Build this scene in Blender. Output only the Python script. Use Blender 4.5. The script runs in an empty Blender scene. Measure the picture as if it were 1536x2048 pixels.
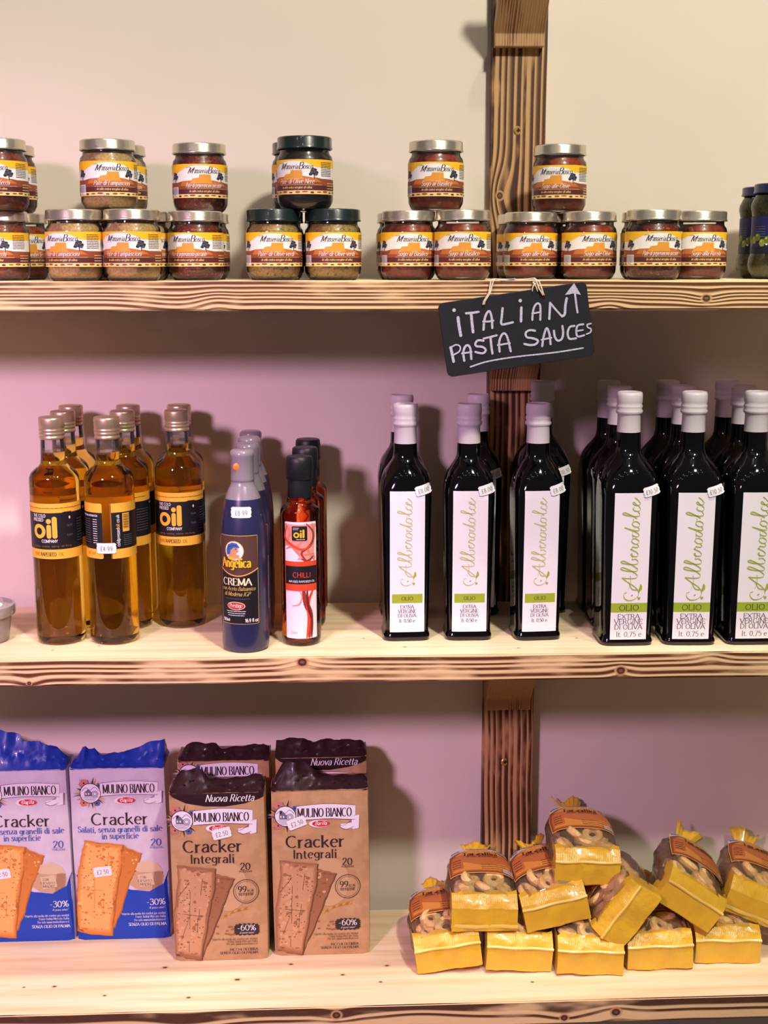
import bpy, bmesh, math, random
from math import sin, cos, pi, radians, exp, sqrt, atan2
from mathutils import Vector, Matrix

S = bpy.context.scene
COL = S.collection
rnd = random.Random(7)

# ------------------------------------------------------------------ camera
cam_d = bpy.data.cameras.new('camera')
cam = bpy.data.objects.new('camera', cam_d)
COL.objects.link(cam)
cam_d.sensor_fit = 'VERTICAL'
cam_d.sensor_height = 36.0
cam_d.lens = 2597.157 / 2048 * 36.0
cam_d.clip_start = 0.05
R_ = Vector((0.99936835, -0.03550962, -0.00140481))
U_ = Vector((0.00809335, 0.18892833, 0.98195753))
F_ = Vector((0.03460353, 0.98134864, -0.18909639))
cam.matrix_world = Matrix(((R_.x, U_.x, -F_.x, 0.0), (R_.y, U_.y, -F_.y, -1.81235),
                           (R_.z, U_.z, -F_.z, 0.46889), (0, 0, 0, 1)))
S.camera = cam

# ------------------------------------------------------------------ world, lamps, exposure
w = bpy.data.worlds.new('world'); S.world = w; w.use_nodes = True
w.node_tree.nodes['Background'].inputs[0].default_value = (0.62, 0.50, 0.52, 1)
w.node_tree.nodes['Background'].inputs[1].default_value = 0.13
S.view_settings.view_transform = 'Standard'
S.view_settings.look = 'None'
S.view_settings.gamma = 1.0
S.view_settings.use_curve_mapping = False
S.view_settings.exposure = 0.0


def lamp(name, kind, loc, target, energy, color, size=0.1, size_y=None, spread=None):
    d = bpy.data.lights.new(name, kind)
    d.energy = energy; d.color = color
    if kind == 'AREA':
        d.size = size
        if size_y: d.shape = 'RECTANGLE'; d.size_y = size_y
        if spread: d.spread = radians(spread)
    elif kind == 'SPOT':
        d.spot_size = radians(spread or 90); d.spot_blend = 0.6; d.shadow_soft_size = size
    else:
        d.shadow_soft_size = size
    o = bpy.data.objects.new(name, d); COL.objects.link(o)
    o.location = loc
    o.rotation_euler = (Vector(target) - Vector(loc)).to_track_quat('-Z', 'Y').to_euler()
    return o


for x_, e_ in ((-0.62, 62), (-0.20, 62), (0.24, 62), (0.68, 62)):      # row of narrow ceiling spots
    lamp('ceiling_spot', 'SPOT', (x_, -0.74, 2.05), (x_, -0.37, 0.0), e_, (1.0, 0.88, 0.77), 0.03, spread=27)
lamp('ceiling_light', 'AREA', (0.75, -1.98, 2.10), (0.1, 0.0, 0.35), 54, (1.0, 0.955, 0.80), 0.16)
lamp('ceiling_light', 'AREA', (0.45, -1.22, 2.3), (0.2, 0.0, 0.35), 7, (1.0, 1.0, 0.82), 0.04)
lamp('pink_light', 'SPOT', (-0.95, -2.0, 0.95), (-0.48, 0.0, -0.34), 178, (1.0, 0.58, 0.92), 0.13, spread=62).data.spot_blend = 1.0
for i in range(14):
    lamp('ceiling_bulb', 'POINT', (-1.5 + 0.24 * i, -1.7 - 0.45 * (i % 3), 2.0 + .1 * (i % 2)), (0, 0, 0), 0.8, (1.0, 0.95, 0.85), 0.02)


# ------------------------------------------------------------------ materials
def lin(c):
    return tuple(((x / 255) / 12.92 if x / 255 <= 0.04045 else ((x / 255 + 0.055) / 1.055) ** 2.4) for x in c) + (1.0,)


MATS = {}


def mat(name, rgb=(200, 200, 200), rough=0.5, metal=0.0, coat=0.0, trans=0.0, ior=1.45, spec=0.5):
    if name in MATS: return MATS[name]
    m = bpy.data.materials.new(name); m.use_nodes = True
    b = m.node_tree.nodes['Principled BSDF']
    b.inputs['Base Color'].default_value = lin(rgb)
    b.inputs['Roughness'].default_value = rough
    b.inputs['Metallic'].default_value = metal
    b.inputs['Coat Weight'].default_value = coat
    b.inputs['Coat Roughness'].default_value = 0.04
    b.inputs['Transmission Weight'].default_value = trans
    b.inputs['IOR'].default_value = ior
    b.inputs['Specular IOR Level'].default_value = spec
    MATS[name] = m
    return m


class NT:
    """small node builder"""
    def __init__(s, m):
        s.m = m; s.t = m.node_tree; s.n = s.t.nodes; s.b = s.n['Principled BSDF']
        s.tc = s.n.new('ShaderNodeTexCoord'); s.co = s.tc.outputs['Object']
        sp = s.n.new('ShaderNodeSeparateXYZ'); s.t.links.new(s.co, sp.inputs[0])
        s.x, s.y, s.z = sp.outputs
    def set(s, sock, v):
        if hasattr(v, 'is_linked') or hasattr(v, 'links'): s.t.links.new(v, sock)
        else: sock.default_value = v
    def m2(s, op, a, b=0.0, c=0.0, clamp=False):
        n = s.n.new('ShaderNodeMath'); n.operation = op; n.use_clamp = clamp
        s.set(n.inputs[0], a); s.set(n.inputs[1], b)
        if op in ('MULTIPLY_ADD',): s.set(n.inputs[2], c)
        return n.outputs[0]
    def add(s, a, b): return s.m2('ADD', a, b)
    def mul(s, a, b): return s.m2('MULTIPLY', a, b)
    def vec(s, x, y, z=0.0):
        n = s.n.new('ShaderNodeCombineXYZ')
        s.set(n.inputs[0], x); s.set(n.inputs[1], y); s.set(n.inputs[2], z)
        return n.outputs[0]
    def noise(s, v, scale=1.0, detail=2.0, rough=0.5):
        n = s.n.new('ShaderNodeTexNoise'); s.set(n.inputs['Vector'], v)
        n.inputs['Scale'].default_value = scale; n.inputs['Detail'].default_value = detail
        n.inputs['Roughness'].default_value = rough
        return n.outputs['Fac']
    def smooth(s, v, a, b, o0=0.0, o1=1.0):
        n = s.n.new('ShaderNodeMapRange'); n.interpolation_type = 'SMOOTHSTEP'
        s.set(n.inputs[0], v)
        for i, q in enumerate((a, b, o0, o1)): n.inputs[i + 1].default_value = q
        return n.outputs[0]
    def mix(s, f, a, b):
        n = s.n.new('ShaderNodeMix'); n.data_type = 'RGBA'
        s.set(n.inputs[0], f); s.set(n.inputs[6], a); s.set(n.inputs[7], b)
        return n.outputs[2]
    def bump(s, h, strength=0.3, dist=0.001):
        n = s.n.new('ShaderNodeBump'); n.inputs['Strength'].default_value = strength
        n.inputs['Distance'].default_value = dist
        s.set(n.inputs['Height'], h); s.t.links.new(n.outputs[0], s.b.inputs['Normal'])
    def gauss(s, u, v, ku, kv, su, sv):
        a = s.mul(s.add(u, -ku), 1 / su); b = s.mul(s.add(v, -kv), 1 / sv)
        r = s.add(s.mul(a, a), s.mul(b, b))
        return s.m2('EXPONENT', s.mul(r, -1.0))


def burnt_wood(name, axis, across, sp, seed, knots=(), burn=(0.35, 0.6), lo=(240, 200, 148), dk=(66, 32, 16), wob=0.008):
    """scorched softwood: pale growth lines between dark burnt bands, bending round the knots"""
    if name in MATS: return MATS[name]
    m = mat(name, rough=0.55); t = NT(m)
    u = getattr(t, axis); v = getattr(t, across)
    n1 = t.noise(t.vec(t.mul(u, 3.2), seed), 1.0, 2)
    g = t.add(v, t.mul(t.add(n1, -0.5), wob))
    for (ku, kv, amp, su, sv, kr) in knots:
        if amp: g = t.add(g, t.mul(t.gauss(u, v, ku, kv, su, sv), amp))
    n2 = t.noise(t.vec(t.mul(g, 90.0), seed + 5.0), 1.0, 1)
    g = t.add(g, t.mul(n2, sp * 1.6))
    ph = t.m2('FRACT', t.mul(g, 1 / sp))
    band = t.mul(t.smooth(ph, 0.14, 0.56), t.smooth(ph, 0.84, 0.98, 1.0, 0.0))
    bn = t.noise(t.vec(t.mul(u, 7.0), t.mul(v, 22.0), seed + 2.0), 1.0, 3, 0.6)
    bm = t.smooth(bn, burn[0], burn[1])
    fine = t.noise(t.vec(t.mul(u, 60.0), t.mul(g, 900.0), seed), 1.0, 2)
    col = t.mix(t.mul(fine, 0.35), lin(lo), lin(tuple(int(c * 0.78) for c in lo)))
    darkc = t.mix(fine, lin(dk), lin(tuple(min(255, int(c * 1.5)) for c in dk)))
    col = t.mix(t.mul(band, t.add(t.mul(bm, 0.84), 0.14)), col, darkc)
    for (ku, kv, amp, su, sv, kr) in knots:
        if kr:
            kg = t.gauss(u, v, ku, kv, kr * 1.15, kr)
            col = t.mix(t.smooth(kg, 0.08, 0.3), col, lin((200, 150, 105)))
            col = t.mix(t.smooth(kg, 0.3, 0.62), col, lin((74, 40, 26)))
            col = t.mix(t.smooth(kg, 0.75, 0.95), col, lin((120, 78, 52)))
    t.t.links.new(col, t.b.inputs['Base Color'])
    t.bump(t.mul(band, -1.0), 0.35, 0.0006)
    return m


def pine_top(name, seed, knots=()):
    if name in MATS: return MATS[name]
    m = mat(name, rough=0.5); t = NT(m)
    n = t.noise(t.vec(t.mul(t.x, 4.0), t.mul(t.y, 70.0), seed), 1.0, 3)
    n2 = t.noise(t.vec(t.mul(t.x, 2.0), t.mul(t.y, 9.0), seed + 3), 1.0, 2)
    col = t.mix(t.smooth(n, 0.35, 0.75), lin((240, 218, 184)), lin((224, 192, 150)))
    col = t.mix(t.smooth(n2, 0.5, 0.75, 0.0, 0.5), col, lin((226, 186, 152)))
    for (kx, ky, kr) in knots:
        kg = t.gauss(t.x, t.y, kx, ky, kr * 1.5, kr)
        col = t.mix(t.smooth(kg, 0.1, 0.5, 0, 0.4), col, lin((190, 140, 100)))
        col = t.mix(t.smooth(kg, 0.5, 0.9), col, lin((96, 62, 44)))
    t.t.links.new(col, t.b.inputs['Base Color'])
    t.bump(n, 0.1, 0.0004)
    return m


def speckled(name, a, b, scale=260.0, rough=0.35, coat=0.0, bump=0.0, c=None):
    if name in MATS: return MATS[name]
    m = mat(name, rough=rough, coat=coat); t = NT(m)
    n = t.noise(t.co, scale, 3, 0.6)
    col = t.mix(t.smooth(n, 0.38, 0.64), lin(a), lin(b))
    if c:
        n3 = t.noise(t.co, scale * 0.55, 2, 0.6)
        col = t.mix(t.smooth(n3, 0.58, 0.68), col, lin(c))
    t.t.links.new(col, t.b.inputs['Base Color'])
    if bump: t.bump(n, bump, 0.001)
    return m


def thin_glass(name, tint=(245, 248, 245), haze=0.0, refl=1.0, hazecol=(225, 215, 215), rough=0.03):
    """thin clear wall: see-through with a mirror-like sheen and a little milkiness"""
    if name in MATS: return MATS[name]
    m = bpy.data.materials.new(name); m.use_nodes = True
    nt = m.node_tree; nt.nodes.clear()
    out = nt.nodes.new('ShaderNodeOutputMaterial')
    tr = nt.nodes.new('ShaderNodeBsdfTransparent'); tr.inputs[0].default_value = lin(tint)
    gl = nt.nodes.new('ShaderNodeBsdfGlossy'); gl.inputs['Roughness'].default_value = rough
    df = nt.nodes.new('ShaderNodeBsdfDiffuse'); df.inputs[0].default_value = lin(hazecol)
    fr = nt.nodes.new('ShaderNodeFresnel'); fr.inputs[0].default_value = 1.5
    mu = nt.nodes.new('ShaderNodeMath'); mu.operation = 'MULTIPLY'; mu.inputs[1].default_value = refl
    nt.links.new(fr.outputs[0], mu.inputs[0])
    m1 = nt.nodes.new('ShaderNodeMixShader'); m1.inputs[0].default_value = haze
    nt.links.new(tr.outputs[0], m1.inputs[1]); nt.links.new(df.outputs[0], m1.inputs[2])
    m2 = nt.nodes.new('ShaderNodeMixShader')
    nt.links.new(mu.outputs[0], m2.inputs[0]); nt.links.new(m1.outputs[0], m2.inputs[1]); nt.links.new(gl.outputs[0], m2.inputs[2])
    nt.links.new(m2.outputs[0], out.inputs[0])
    MATS[name] = m
    return m


# ------------------------------------------------------------------ mesh helpers
def build(name, verts, faces, mats, idx=None, smooth=None, angle=40):
    me = bpy.data.meshes.new(name)
    me.from_pydata([tuple(v) for v in verts], [], faces)
    for m in (mats if isinstance(mats, (list, tuple)) else [mats]): me.materials.append(m)
    if idx: me.polygons.foreach_set('material_index', idx)
    if smooth:
        me.polygons.foreach_set('use_smooth', [True] * len(me.polygons))
        me.set_sharp_from_angle(angle=radians(angle))
    me.update()
    return me


def recalc(me):
    bm = bmesh.new(); bm.from_mesh(me)
    bmesh.ops.recalc_face_normals(bm, faces=bm.faces)
    bm.to_mesh(me); bm.free(); return me


def lathe_vf(prof, seg=40, fn=None, y0=0.0):
    """prof: (radius, z[, squareness]) from bottom to top; closes the ends that reach r=0"""
    V, F = [], []
    ring = []
    for p in prof:
        r, z = p[0], p[1]; q = p[2] if len(p) > 2 else 0.0
        if r < 1e-6:
            ring.append([len(V)]); V.append((0, 0, z)); continue
        ids = []
        for k in range(seg):
            a = 2 * pi * (k + 0.5) / seg; c, s = cos(a), sin(a)
            rr = r
            if q > 0:
                n = 2 + q * 9
                rr = r / ((abs(c) ** n + abs(s) ** n) ** (1 / n))
            ids.append(len(V)); V.append((rr * c, rr * s, z))
        ring.append(ids)
    for a, b in zip(ring, ring[1:]):
        if len(a) == 1 and len(b) == 1: continue
        for k in range(seg):
            k2 = (k + 1) % seg
            if len(a) == 1: F.append((a[0], b[k2], b[k]))
            elif len(b) == 1: F.append((a[k], a[k2], b[0]))
            else: F.append((a[k], a[k2], b[k2], b[k]))
    return V, F


def lathe(name, prof, m, seg=40, angle=35):
    V, F = lathe_vf(prof, seg)
    return build(name, V, F, m, smooth=True, angle=angle)


def box_me(name, sx, sy, sz, m, bev=0.001, off=(0, 0, 0), seg=2):
    bm = bmesh.new(); bmesh.ops.create_cube(bm, size=1.0)
    for v in bm.verts: v.co = Vector((v.co.x * sx + off[0], v.co.y * sy + off[1], v.co.z * sz + off[2]))
    if bev: bmesh.ops.bevel(bm, geom=bm.edges[:], offset=bev, segments=seg, affect='EDGES')
    me = bpy.data.meshes.new(name); bm.to_mesh(me); bm.free()
    for q in (m if isinstance(m, (list, tuple)) else [m]): me.materials.append(q)
    return me


def ob(name, me, parent=None, loc=(0, 0, 0), rot=(0, 0, 0)):
    o = bpy.data.objects.new(name, me); COL.objects.link(o)
    if parent: o.parent = parent
    o.location = loc; o.rotation_euler = rot
    return o


def thing(name, label, cat, loc, rot=(0, 0, 0), group=None, me=None, kind=None, scale=None):
    o = bpy.data.objects.new(name, me); COL.objects.link(o)
    o.location = loc; o.rotation_euler = rot
    if scale: o.scale = (scale,) * 3
    o['label'] = label; o['category'] = cat
    if group: o['group'] = group
    if kind: o['kind'] = kind
    return o


# ------------------------------------------------------------------ lettering (own stroke alphabet)
GL = {
 'A': (.76, 'L 0 0 .38 1;L .38 1 .76 0;L .14 .36 .62 .36'),
 'B': (.68, 'L .1 0 .1 1;L .1 1 .36 1;A .36 .76 .22 .24 90 -90;L .1 .52 .36 .52;A .36 .26 .26 .26 90 -90;L .1 0 .36 0'),
 'C': (.8, 'A .44 .5 .38 .5 48 312'),
 'D': (.78, 'L .1 0 .1 1;L .1 1 .32 1;A .32 .5 .4 .5 90 -90;L .1 0 .32 0'),
 'E': (.62, 'L .1 0 .1 1;L .1 1 .56 1;L .1 .52 .48 .52;L .1 0 .58 0'),
 'F': (.58, 'L .1 0 .1 1;L .1 1 .56 1;L .1 .52 .46 .52'),
 'G': (.84, 'A .44 .5 .38 .5 48 330;L .78 .02 .78 .42;L .52 .42 .78 .42'),
 'H': (.8, 'L .1 0 .1 1;L .7 0 .7 1;L .1 .52 .7 .52'),
 'I': (.28, 'L .14 0 .14 1'),
 'K': (.72, 'L .1 0 .1 1;L .62 1 .12 .42;L .28 .56 .68 0'),
 'L': (.58, 'L .1 0 .1 1;L .1 0 .56 0'),
 'M': (.92, 'L .1 0 .1 1;L .1 1 .46 .1;L .46 .1 .82 1;L .82 1 .82 0'),
 'N': (.8, 'L .1 0 .1 1;L .1 1 .7 0;L .7 0 .7 1'),
 'O': (.86, 'A .43 .5 .36 .5 0 360'),
 'P': (.64, 'L .1 0 .1 1;L .1 1 .34 1;A .34 .73 .24 .27 90 -90;L .1 .46 .34 .46'),
 'R': (.7, 'L .1 0 .1 1;L .1 1 .34 1;A .34 .75 .22 .25 90 -90;L .1 .5 .34 .5;L .36 .5 .66 0'),
 'S': (.6, 'S .54 .84 .4 1 .2 .98 .1 .8 .16 .62 .36 .5 .52 .36 .52 .12 .34 0 .16 .02 .06 .18'),
 'T': (.66, 'L .33 0 .33 1;L .02 1 .64 1'),
 'U': (.78, 'L .1 1 .1 .35;A .39 .35 .29 .35 180 360;L .68 .35 .68 1'),
 'V': (.74, 'L .02 1 .37 0;L .37 0 .72 1'),
 'X': (.74, 'L .04 1 .7 0;L .68 1 .04 0'), 'W': (1.0, 'L .02 1 .28 0;L .28 0 .5 .9;L .5 .9 .72 0;L .72 0 .98 1'), 'Y': (.7, 'L .35 0 .35 .45;L .02 1 .35 .45;L .68 1 .35 .45'), 'Q': (.86, 'A .43 .5 .36 .5 0 360;L .5 .25 .8 -.1'), 'J': (.5, 'L .36 1 .36 .2;S .36 .2 .3 .02 .12 .02 .04 .16'),
 'Z': (.62, 'L .06 1 .56 1;L .56 1 .06 0;L .06 0 .58 0'),
 'a': (.56, 'S .1 .54 .24 .66 .4 .62 .46 .44;L .46 .46 .46 0;S .46 .4 .22 .36 .07 .2 .16 .01 .34 .03 .46 .17'),
 'b': (.6, 'L .1 0 .1 1;A .32 .33 .22 .33 0 360'),
 'c': (.54, 'A .32 .33 .25 .33 48 312'),
 'd': (.62, 'L .52 0 .52 1;A .3 .33 .22 .33 0 360'),
 'e': (.58, 'L .08 .37 .53 .37;A .31 .33 .23 .33 10 308'),
 'f': (.38, 'S .44 .92 .34 1 .2 .9 .18 .7;L .18 .75 .18 0;L .03 .64 .36 .64'),
 'g': (.6, 'A .3 .35 .21 .3 0 360;L .51 .64 .51 -.06;S .51 -.06 .42 -.26 .24 -.27 .1 -.2'),
 'h': (.62, 'L .1 0 .1 1;S .1 .42 .22 .64 .4 .64 .5 .44;L .5 .46 .5 0'),
 'i': (.28, 'L .14 0 .14 .66;D .14 .9'),
 'k': (.58, 'L .1 0 .1 1;L .48 .64 .12 .28;L .22 .38 .54 0'),
 'l': (.26, 'L .13 0 .13 1'),
 'm': (.9, 'L .1 0 .1 .66;S .1 .42 .2 .64 .36 .64 .44 .46;L .44 .48 .44 0;S .44 .42 .54 .64 .7 .64 .78 .46;L .78 .48 .78 0'),
 'n': (.62, 'L .1 0 .1 .66;S .1 .42 .22 .64 .4 .64 .5 .44;L .5 .46 .5 0'),
 'o': (.62, 'A .31 .33 .25 .33 0 360'),
 'p': (.62, 'L .1 -.28 .1 .66;A .32 .33 .22 .33 0 360'),
 'q': (.62, 'L .52 -.28 .52 .66;A .3 .33 .22 .33 0 360'),
 'r': (.42, 'L .1 0 .1 .66;S .1 .4 .2 .6 .38 .64'),
 's': (.48, 'S .41 .54 .28 .66 .12 .6 .1 .46 .24 .36 .4 .24 .38 .05 .2 0 .05 .12'),
 't': (.4, 'L .18 .88 .18 .14;S .18 .16 .24 0 .38 .04;L .03 .64 .36 .64'),
 'u': (.62, 'L .1 .66 .1 .2;S .1 .22 .18 .01 .36 .02 .5 .22;L .5 .66 .5 0'),
 'v': (.56, 'L .03 .66 .28 0;L .28 0 .53 .66'),
 'w': (.82, 'L .03 .66 .22 0;L .22 0 .41 .6;L .41 .6 .6 0;L .6 0 .79 .66'),
 'y': (.56, 'L .03 .66 .29 0;L .53 .66 .2 -.26'),
 'z': (.52, 'L .06 .64 .46 .64;L .46 .64 .05 .02;L .05 .02 .48 .02'),
 'x': (.54, 'L .05 .66 .5 0;L .48 .66 .04 0'),
 '0': (.62, 'A .31 .5 .25 .5 0 360'),
 '1': (.4, 'L .24 0 .24 1;L .24 1 .06 .8'),
 '2': (.6, 'S .08 .78 .2 .98 .42 .98 .52 .76 .4 .5 .06 .02;L .06 .02 .55 .02'),
 '3': (.58, 'S .08 .86 .26 1 .46 .9 .44 .64 .24 .54;S .24 .54 .5 .46 .52 .18 .36 .01 .16 .02 .05 .16'),
 '5': (.58, 'L .5 .98 .16 .98;L .16 .98 .12 .56;S .12 .56 .3 .64 .5 .5 .52 .22 .34 0 .06 .1'),
 '4': (.62, 'L .42 0 .42 1;L .42 1 .04 .3;L .04 .3 .58 .3'),
 '6': (.6, 'A .3 .32 .23 .32 0 360;S .08 .36 .12 .72 .28 .94 .46 .98'),
 '7': (.56, 'L .05 .98 .52 .98;L .52 .98 .2 0'),
 '8': (.6, 'A .3 .76 .19 .23 0 360;A .3 .27 .24 .27 0 360'),
 '9': (.6, 'A .3 .68 .23 .31 0 360;S .52 .64 .48 .3 .32 .06 .14 .02'),
 '£': (.6, 'S .52 .84 .4 1 .22 .92 .18 .66 .2 .3 .06 .02;L .06 .02 .54 .02;L .04 .48 .42 .48'),
 '.': (.24, 'D .1 .06'), ',': (.24, 'L .12 .1 .06 -.14'), '-': (.44, 'L .06 .38 .38 .38'), "'": (.2, 'L .1 1 .08 .76'),
 '%': (.9, 'A .2 .76 .16 .22 0 360;A .66 .24 .16 .22 0 360;L .7 1 .18 0'), '*': (.3, 'L .15 1 .15 .7;L .03 .85 .27 .85'),
 ' ': (.32, ''),
}


def smooth_pts(P, n=5):
    out = []
    Q = [P[0]] + P + [P[-1]]
    for i in range(1, len(Q) - 2):
        p0, p1, p2, p3 = Q[i - 1:i + 3]
        for k in range(n):
            t = k / n
            out.append(tuple(0.5 * ((2 * p1[j]) + (-p0[j] + p2[j]) * t + (2 * p0[j] - 5 * p1[j] + 4 * p2[j] - p3[j]) * t * t
                                    + (-p0[j] + 3 * p1[j] - 3 * p2[j] + p3[j]) * t ** 3) for j in (0, 1)))
    out.append(P[-1])
    return out


def glyph_paths(s, fine=1.0):
    out = []
    for part in s.split(';'):
        if not part: continue
        k, *v = part.split(); v = [float(x) for x in v]
        if k == 'L': out.append(('L', list(zip(v[::2], v[1::2]))))
        elif k == 'S': out.append(('S', smooth_pts(list(zip(v[::2], v[1::2])), max(2, int(4 * fine)))))
        elif k == 'A':
            cx, cy, rx, ry, a0, a1 = v; n = max(5, int(abs(a1 - a0) / 26 * fine))
            out.append(('S', [(cx + rx * cos(radians(a0 + (a1 - a0) * i / n)), cy + ry * sin(radians(a0 + (a1 - a0) * i / n))) for i in range(n + 1)]))
        elif k == 'D': out.append(('D', [tuple(v)]))
    return out


class Print:
    """flat print in millimetres, later laid on a surface; every layer lies a hair above the one below"""
    def __init__(s): s.V = []; s.F = []; s.I = []; s.M = []; s.X = (1, 0, 0, 1, 0, 0); s.k = 0; s.n = 11
    def up(s, L): s.k = (s.k + 1) % s.n; return L + s.k * .88 / s.n
    def mi(s, m):
        if m not in s.M: s.M.append(m)
        return s.M.index(m)
    def tf(s, x, y):
        a, b, c, d, e, f = s.X; return (a * x + b * y + e, c * x + d * y + f)
    def frame(s, x=0, y=0, rot=0, sc=1.0):
        r = radians(rot); s.X = (cos(r) * sc, -sin(r) * sc, sin(r) * sc, cos(r) * sc, x, y)
    def face(s, pts, m, L):
        L = s.up(L); i = len(s.V); s.V += [s.tf(*p) + (L,) for p in pts]
        s.F.append(tuple(range(i, i + len(pts)))); s.I.append(s.mi(m))
    def rect(s, x0, y0, x1, y1, m, L=0): s.face([(x0, y0), (x1, y0), (x1, y1), (x0, y1)], m, L)
    def poly(s, pts, m, L=0):
        from mathutils.geometry import tessellate_polygon
        L = s.up(L)
        i = len(s.V); s.V += [s.tf(*p) + (L,) for p in pts]
        for t in tessellate_polygon([[Vector((p[0], p[1], 0)) for p in pts]]):
            a, b, c = [s.V[i + k] for k in t]
            t = tuple(t)
            if (b[0] - a[0]) * (c[1] - a[1]) - (b[1] - a[1]) * (c[0] - a[0]) < 0: t = (t[0], t[2], t[1])
            s.F.append(tuple(i + k for k in t)); s.I.append(s.mi(m))
    def ell(s, cx, cy, rx, ry, m, L=0, n=20): s.face([(cx + rx * cos(2 * pi * k / n), cy + ry * sin(2 * pi * k / n)) for k in range(n)], m, L)
    def rrect(s, x0, y0, x1, y1, r, m, L=0):
        P = []
        for cx, cy, a in ((x1 - r, y0 + r, -90), (x1 - r, y1 - r, 0), (x0 + r, y1 - r, 90), (x0 + r, y0 + r, 180)):
            for k in range(4): q = radians(a + 30 * k); P.append((cx + r * cos(q), cy + r * sin(q)))
        s.face(P, m, L)
    def stroke(s, P, m, L, wd=lambda d: 1.0, rnd_=False):
        n = len(P)
        if n < 2: return
        N = []
        for i in range(n):
            a = P[max(0, i - 1)]; b = P[min(n - 1, i + 1)]
            dx, dy = b[0] - a[0], b[1] - a[1]; l = math.hypot(dx, dy) or 1
            h = wd((dx / l, dy / l)) / 2
            N.append((-dy / l * h, dx / l * h))
        i0 = len(s.V); L = s.up(L)
        for p, q in zip(P, N): s.V += [s.tf(p[0] + q[0], p[1] + q[1]) + (L,), s.tf(p[0] - q[0], p[1] - q[1]) + (L,)]
        for i in range(n - 1):
            s.F.append((i0 + 2 * i + 1, i0 + 2 * i + 3, i0 + 2 * i + 2, i0 + 2 * i)); s.I.append(s.mi(m))
        if rnd_:
            for p in (P[0], P[-1]): s.ell(p[0], p[1], wd((1, 0)) / 2, wd((1, 0)) / 2, m, L, 8)
    def line(s, P, w_, m, L, smooth=False, rnd_=True):
        if smooth: P = smooth_pts(P, 4)
        s.stroke(P, m, L, lambda d: w_, False)
        if rnd_ or not smooth:
            for p in P: s.ell(p[0], p[1], w_ / 2, w_ / 2, m, L, 6) if rnd_ else None
    def text(s, t, x, y, size, m, L=3, style='serif', bold=1.0, ws=1.0, align='c', track=0.04, slant=0.0, fine=1.0, width=None):
        thick = size * {'serif': .15, 'ital': .11, 'sans': .16, 'thin': .09}[style] * bold
        thin = size * {'serif': .055, 'ital': .05, 'sans': .16, 'thin': .09}[style] * (bold if style in ('sans', 'thin') else 1)
        if style == 'ital' and not slant: slant = 0.28
        tot = sum(GL.get(c, GL[' '])[0] + track for c in t) * size * ws
        if width: ws *= width / tot; tot = width
        pw = min(1.0, max(.55, ws)) ** .8; thick *= pw; thin *= pw ** .6
        cx = x - (tot / 2 if align == 'c' else tot if align == 'r' else 0)
        wd = (lambda d: thin + (thick - thin) * abs(d[1]) ** 1.3)
        for c in t:
            adv, g = GL.get(c, GL[' '])
            for k, P in glyph_paths(g, fine):
                Q = [(cx + (p[0] * ws + p[1] * slant) * size, y + p[1] * size) for p in P]
                if k == 'D': s.ell(Q[0][0], Q[0][1], thick * .62, thick * .62, m, L, 7); continue
                if k == 'L' and style in ('sans', 'thin'):
                    (ax, ay), (bx, by) = Q[0], Q[-1]; l = math.hypot(bx - ax, by - ay) or 1
                    ex, ey = (bx - ax) / l * thick * .4, (by - ay) / l * thick * .4
                    Q = [(ax - ex * .3, ay - ey * .3), (bx + ex * .3, by + ey * .3)]
                s.stroke(Q, m, L, wd)
                if k == 'L' and style in ('serif', 'ital'):
                    (ax, ay), (bx, by) = P[0], P[-1]
                    if abs(bx - ax) < .45 * abs(by - ay):
                        for (px, py), o in ((P[0], 1), (P[-1], 1)):
                            if min(abs(py - v) for v in (0, .66, 1, -.28)) < .02 and c not in 'AVvyt' or (c == 'A' and py == 0) or (c in 'Vvy' and py > .6):
                                X = cx + (px * ws + py * slant) * size; Y = y + py * size
                                hw = size * (.115 if style == 'serif' else .06) * min(1, ws)
                                one = py in (.66,) and c in 'nmrpiu'
                                s.rect(X - hw, Y - thin * .5, X + (0 if one else hw), Y + thin * .5, m, L)
                    elif abs(by - ay) < .02 and c in 'ETFLZz' and style == 'serif' and abs(ay - .52) > .1:
                        X = cx + max(ax, bx) * ws * size; Y = y + ay * size; sg = -1 if ay > .3 else 1
                        s.rect(X - thin, min(Y, Y + sg * size * .2), X + thin * .3, max(Y, Y + sg * size * .2), m, L)
                        if c == 'T':
                            X = cx + min(ax, bx) * ws * size
                            s.rect(X, Y - size * .2, X + thin * 1.2, Y, m, L)
            cx += (adv + track) * size * ws
        return tot
    def micro(s, x0, x1, y, h, m, L=3, seed=1, gap=.35):
        r = random.Random(seed); x = x0
        while x < x1:
            l = min(x1 - x, h * r.uniform(1.2, 4.2)); s.rect(x, y, x + l, y + h * .55, m, L); x += l + h * gap
    def mesh(s, name, fmap, grid=None, eps=0.0001):
        bm = bmesh.new()
        vs = [bm.verts.new(v) for v in s.V]
        for f, i in zip(s.F, s.I):
            try: fc = bm.faces.new([vs[k] for k in f]); fc.material_index = i
            except ValueError: pass
        if grid:
            xs = [v[0] for v in s.V]; ys = [v[1] for v in s.V]
            for ax, st, lo, hi in ((0, grid[0], min(xs), max(xs)), (1, grid[1], min(ys), max(ys))):
                if not st: continue
                k = math.ceil(lo / st)
                while k * st < hi:
                    co = (k * st, 0, 0) if ax == 0 else (0, k * st, 0)
                    bmesh.ops.bisect_plane(bm, geom=bm.verts[:] + bm.edges[:] + bm.faces[:], plane_co=co,
                                           plane_no=(1, 0, 0) if ax == 0 else (0, 1, 0), dist=1e-5)
                    k += 1
        for v in bm.verts: v.co = Vector(fmap(v.co.x * .001, v.co.y * .001, v.co.z * eps))
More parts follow.
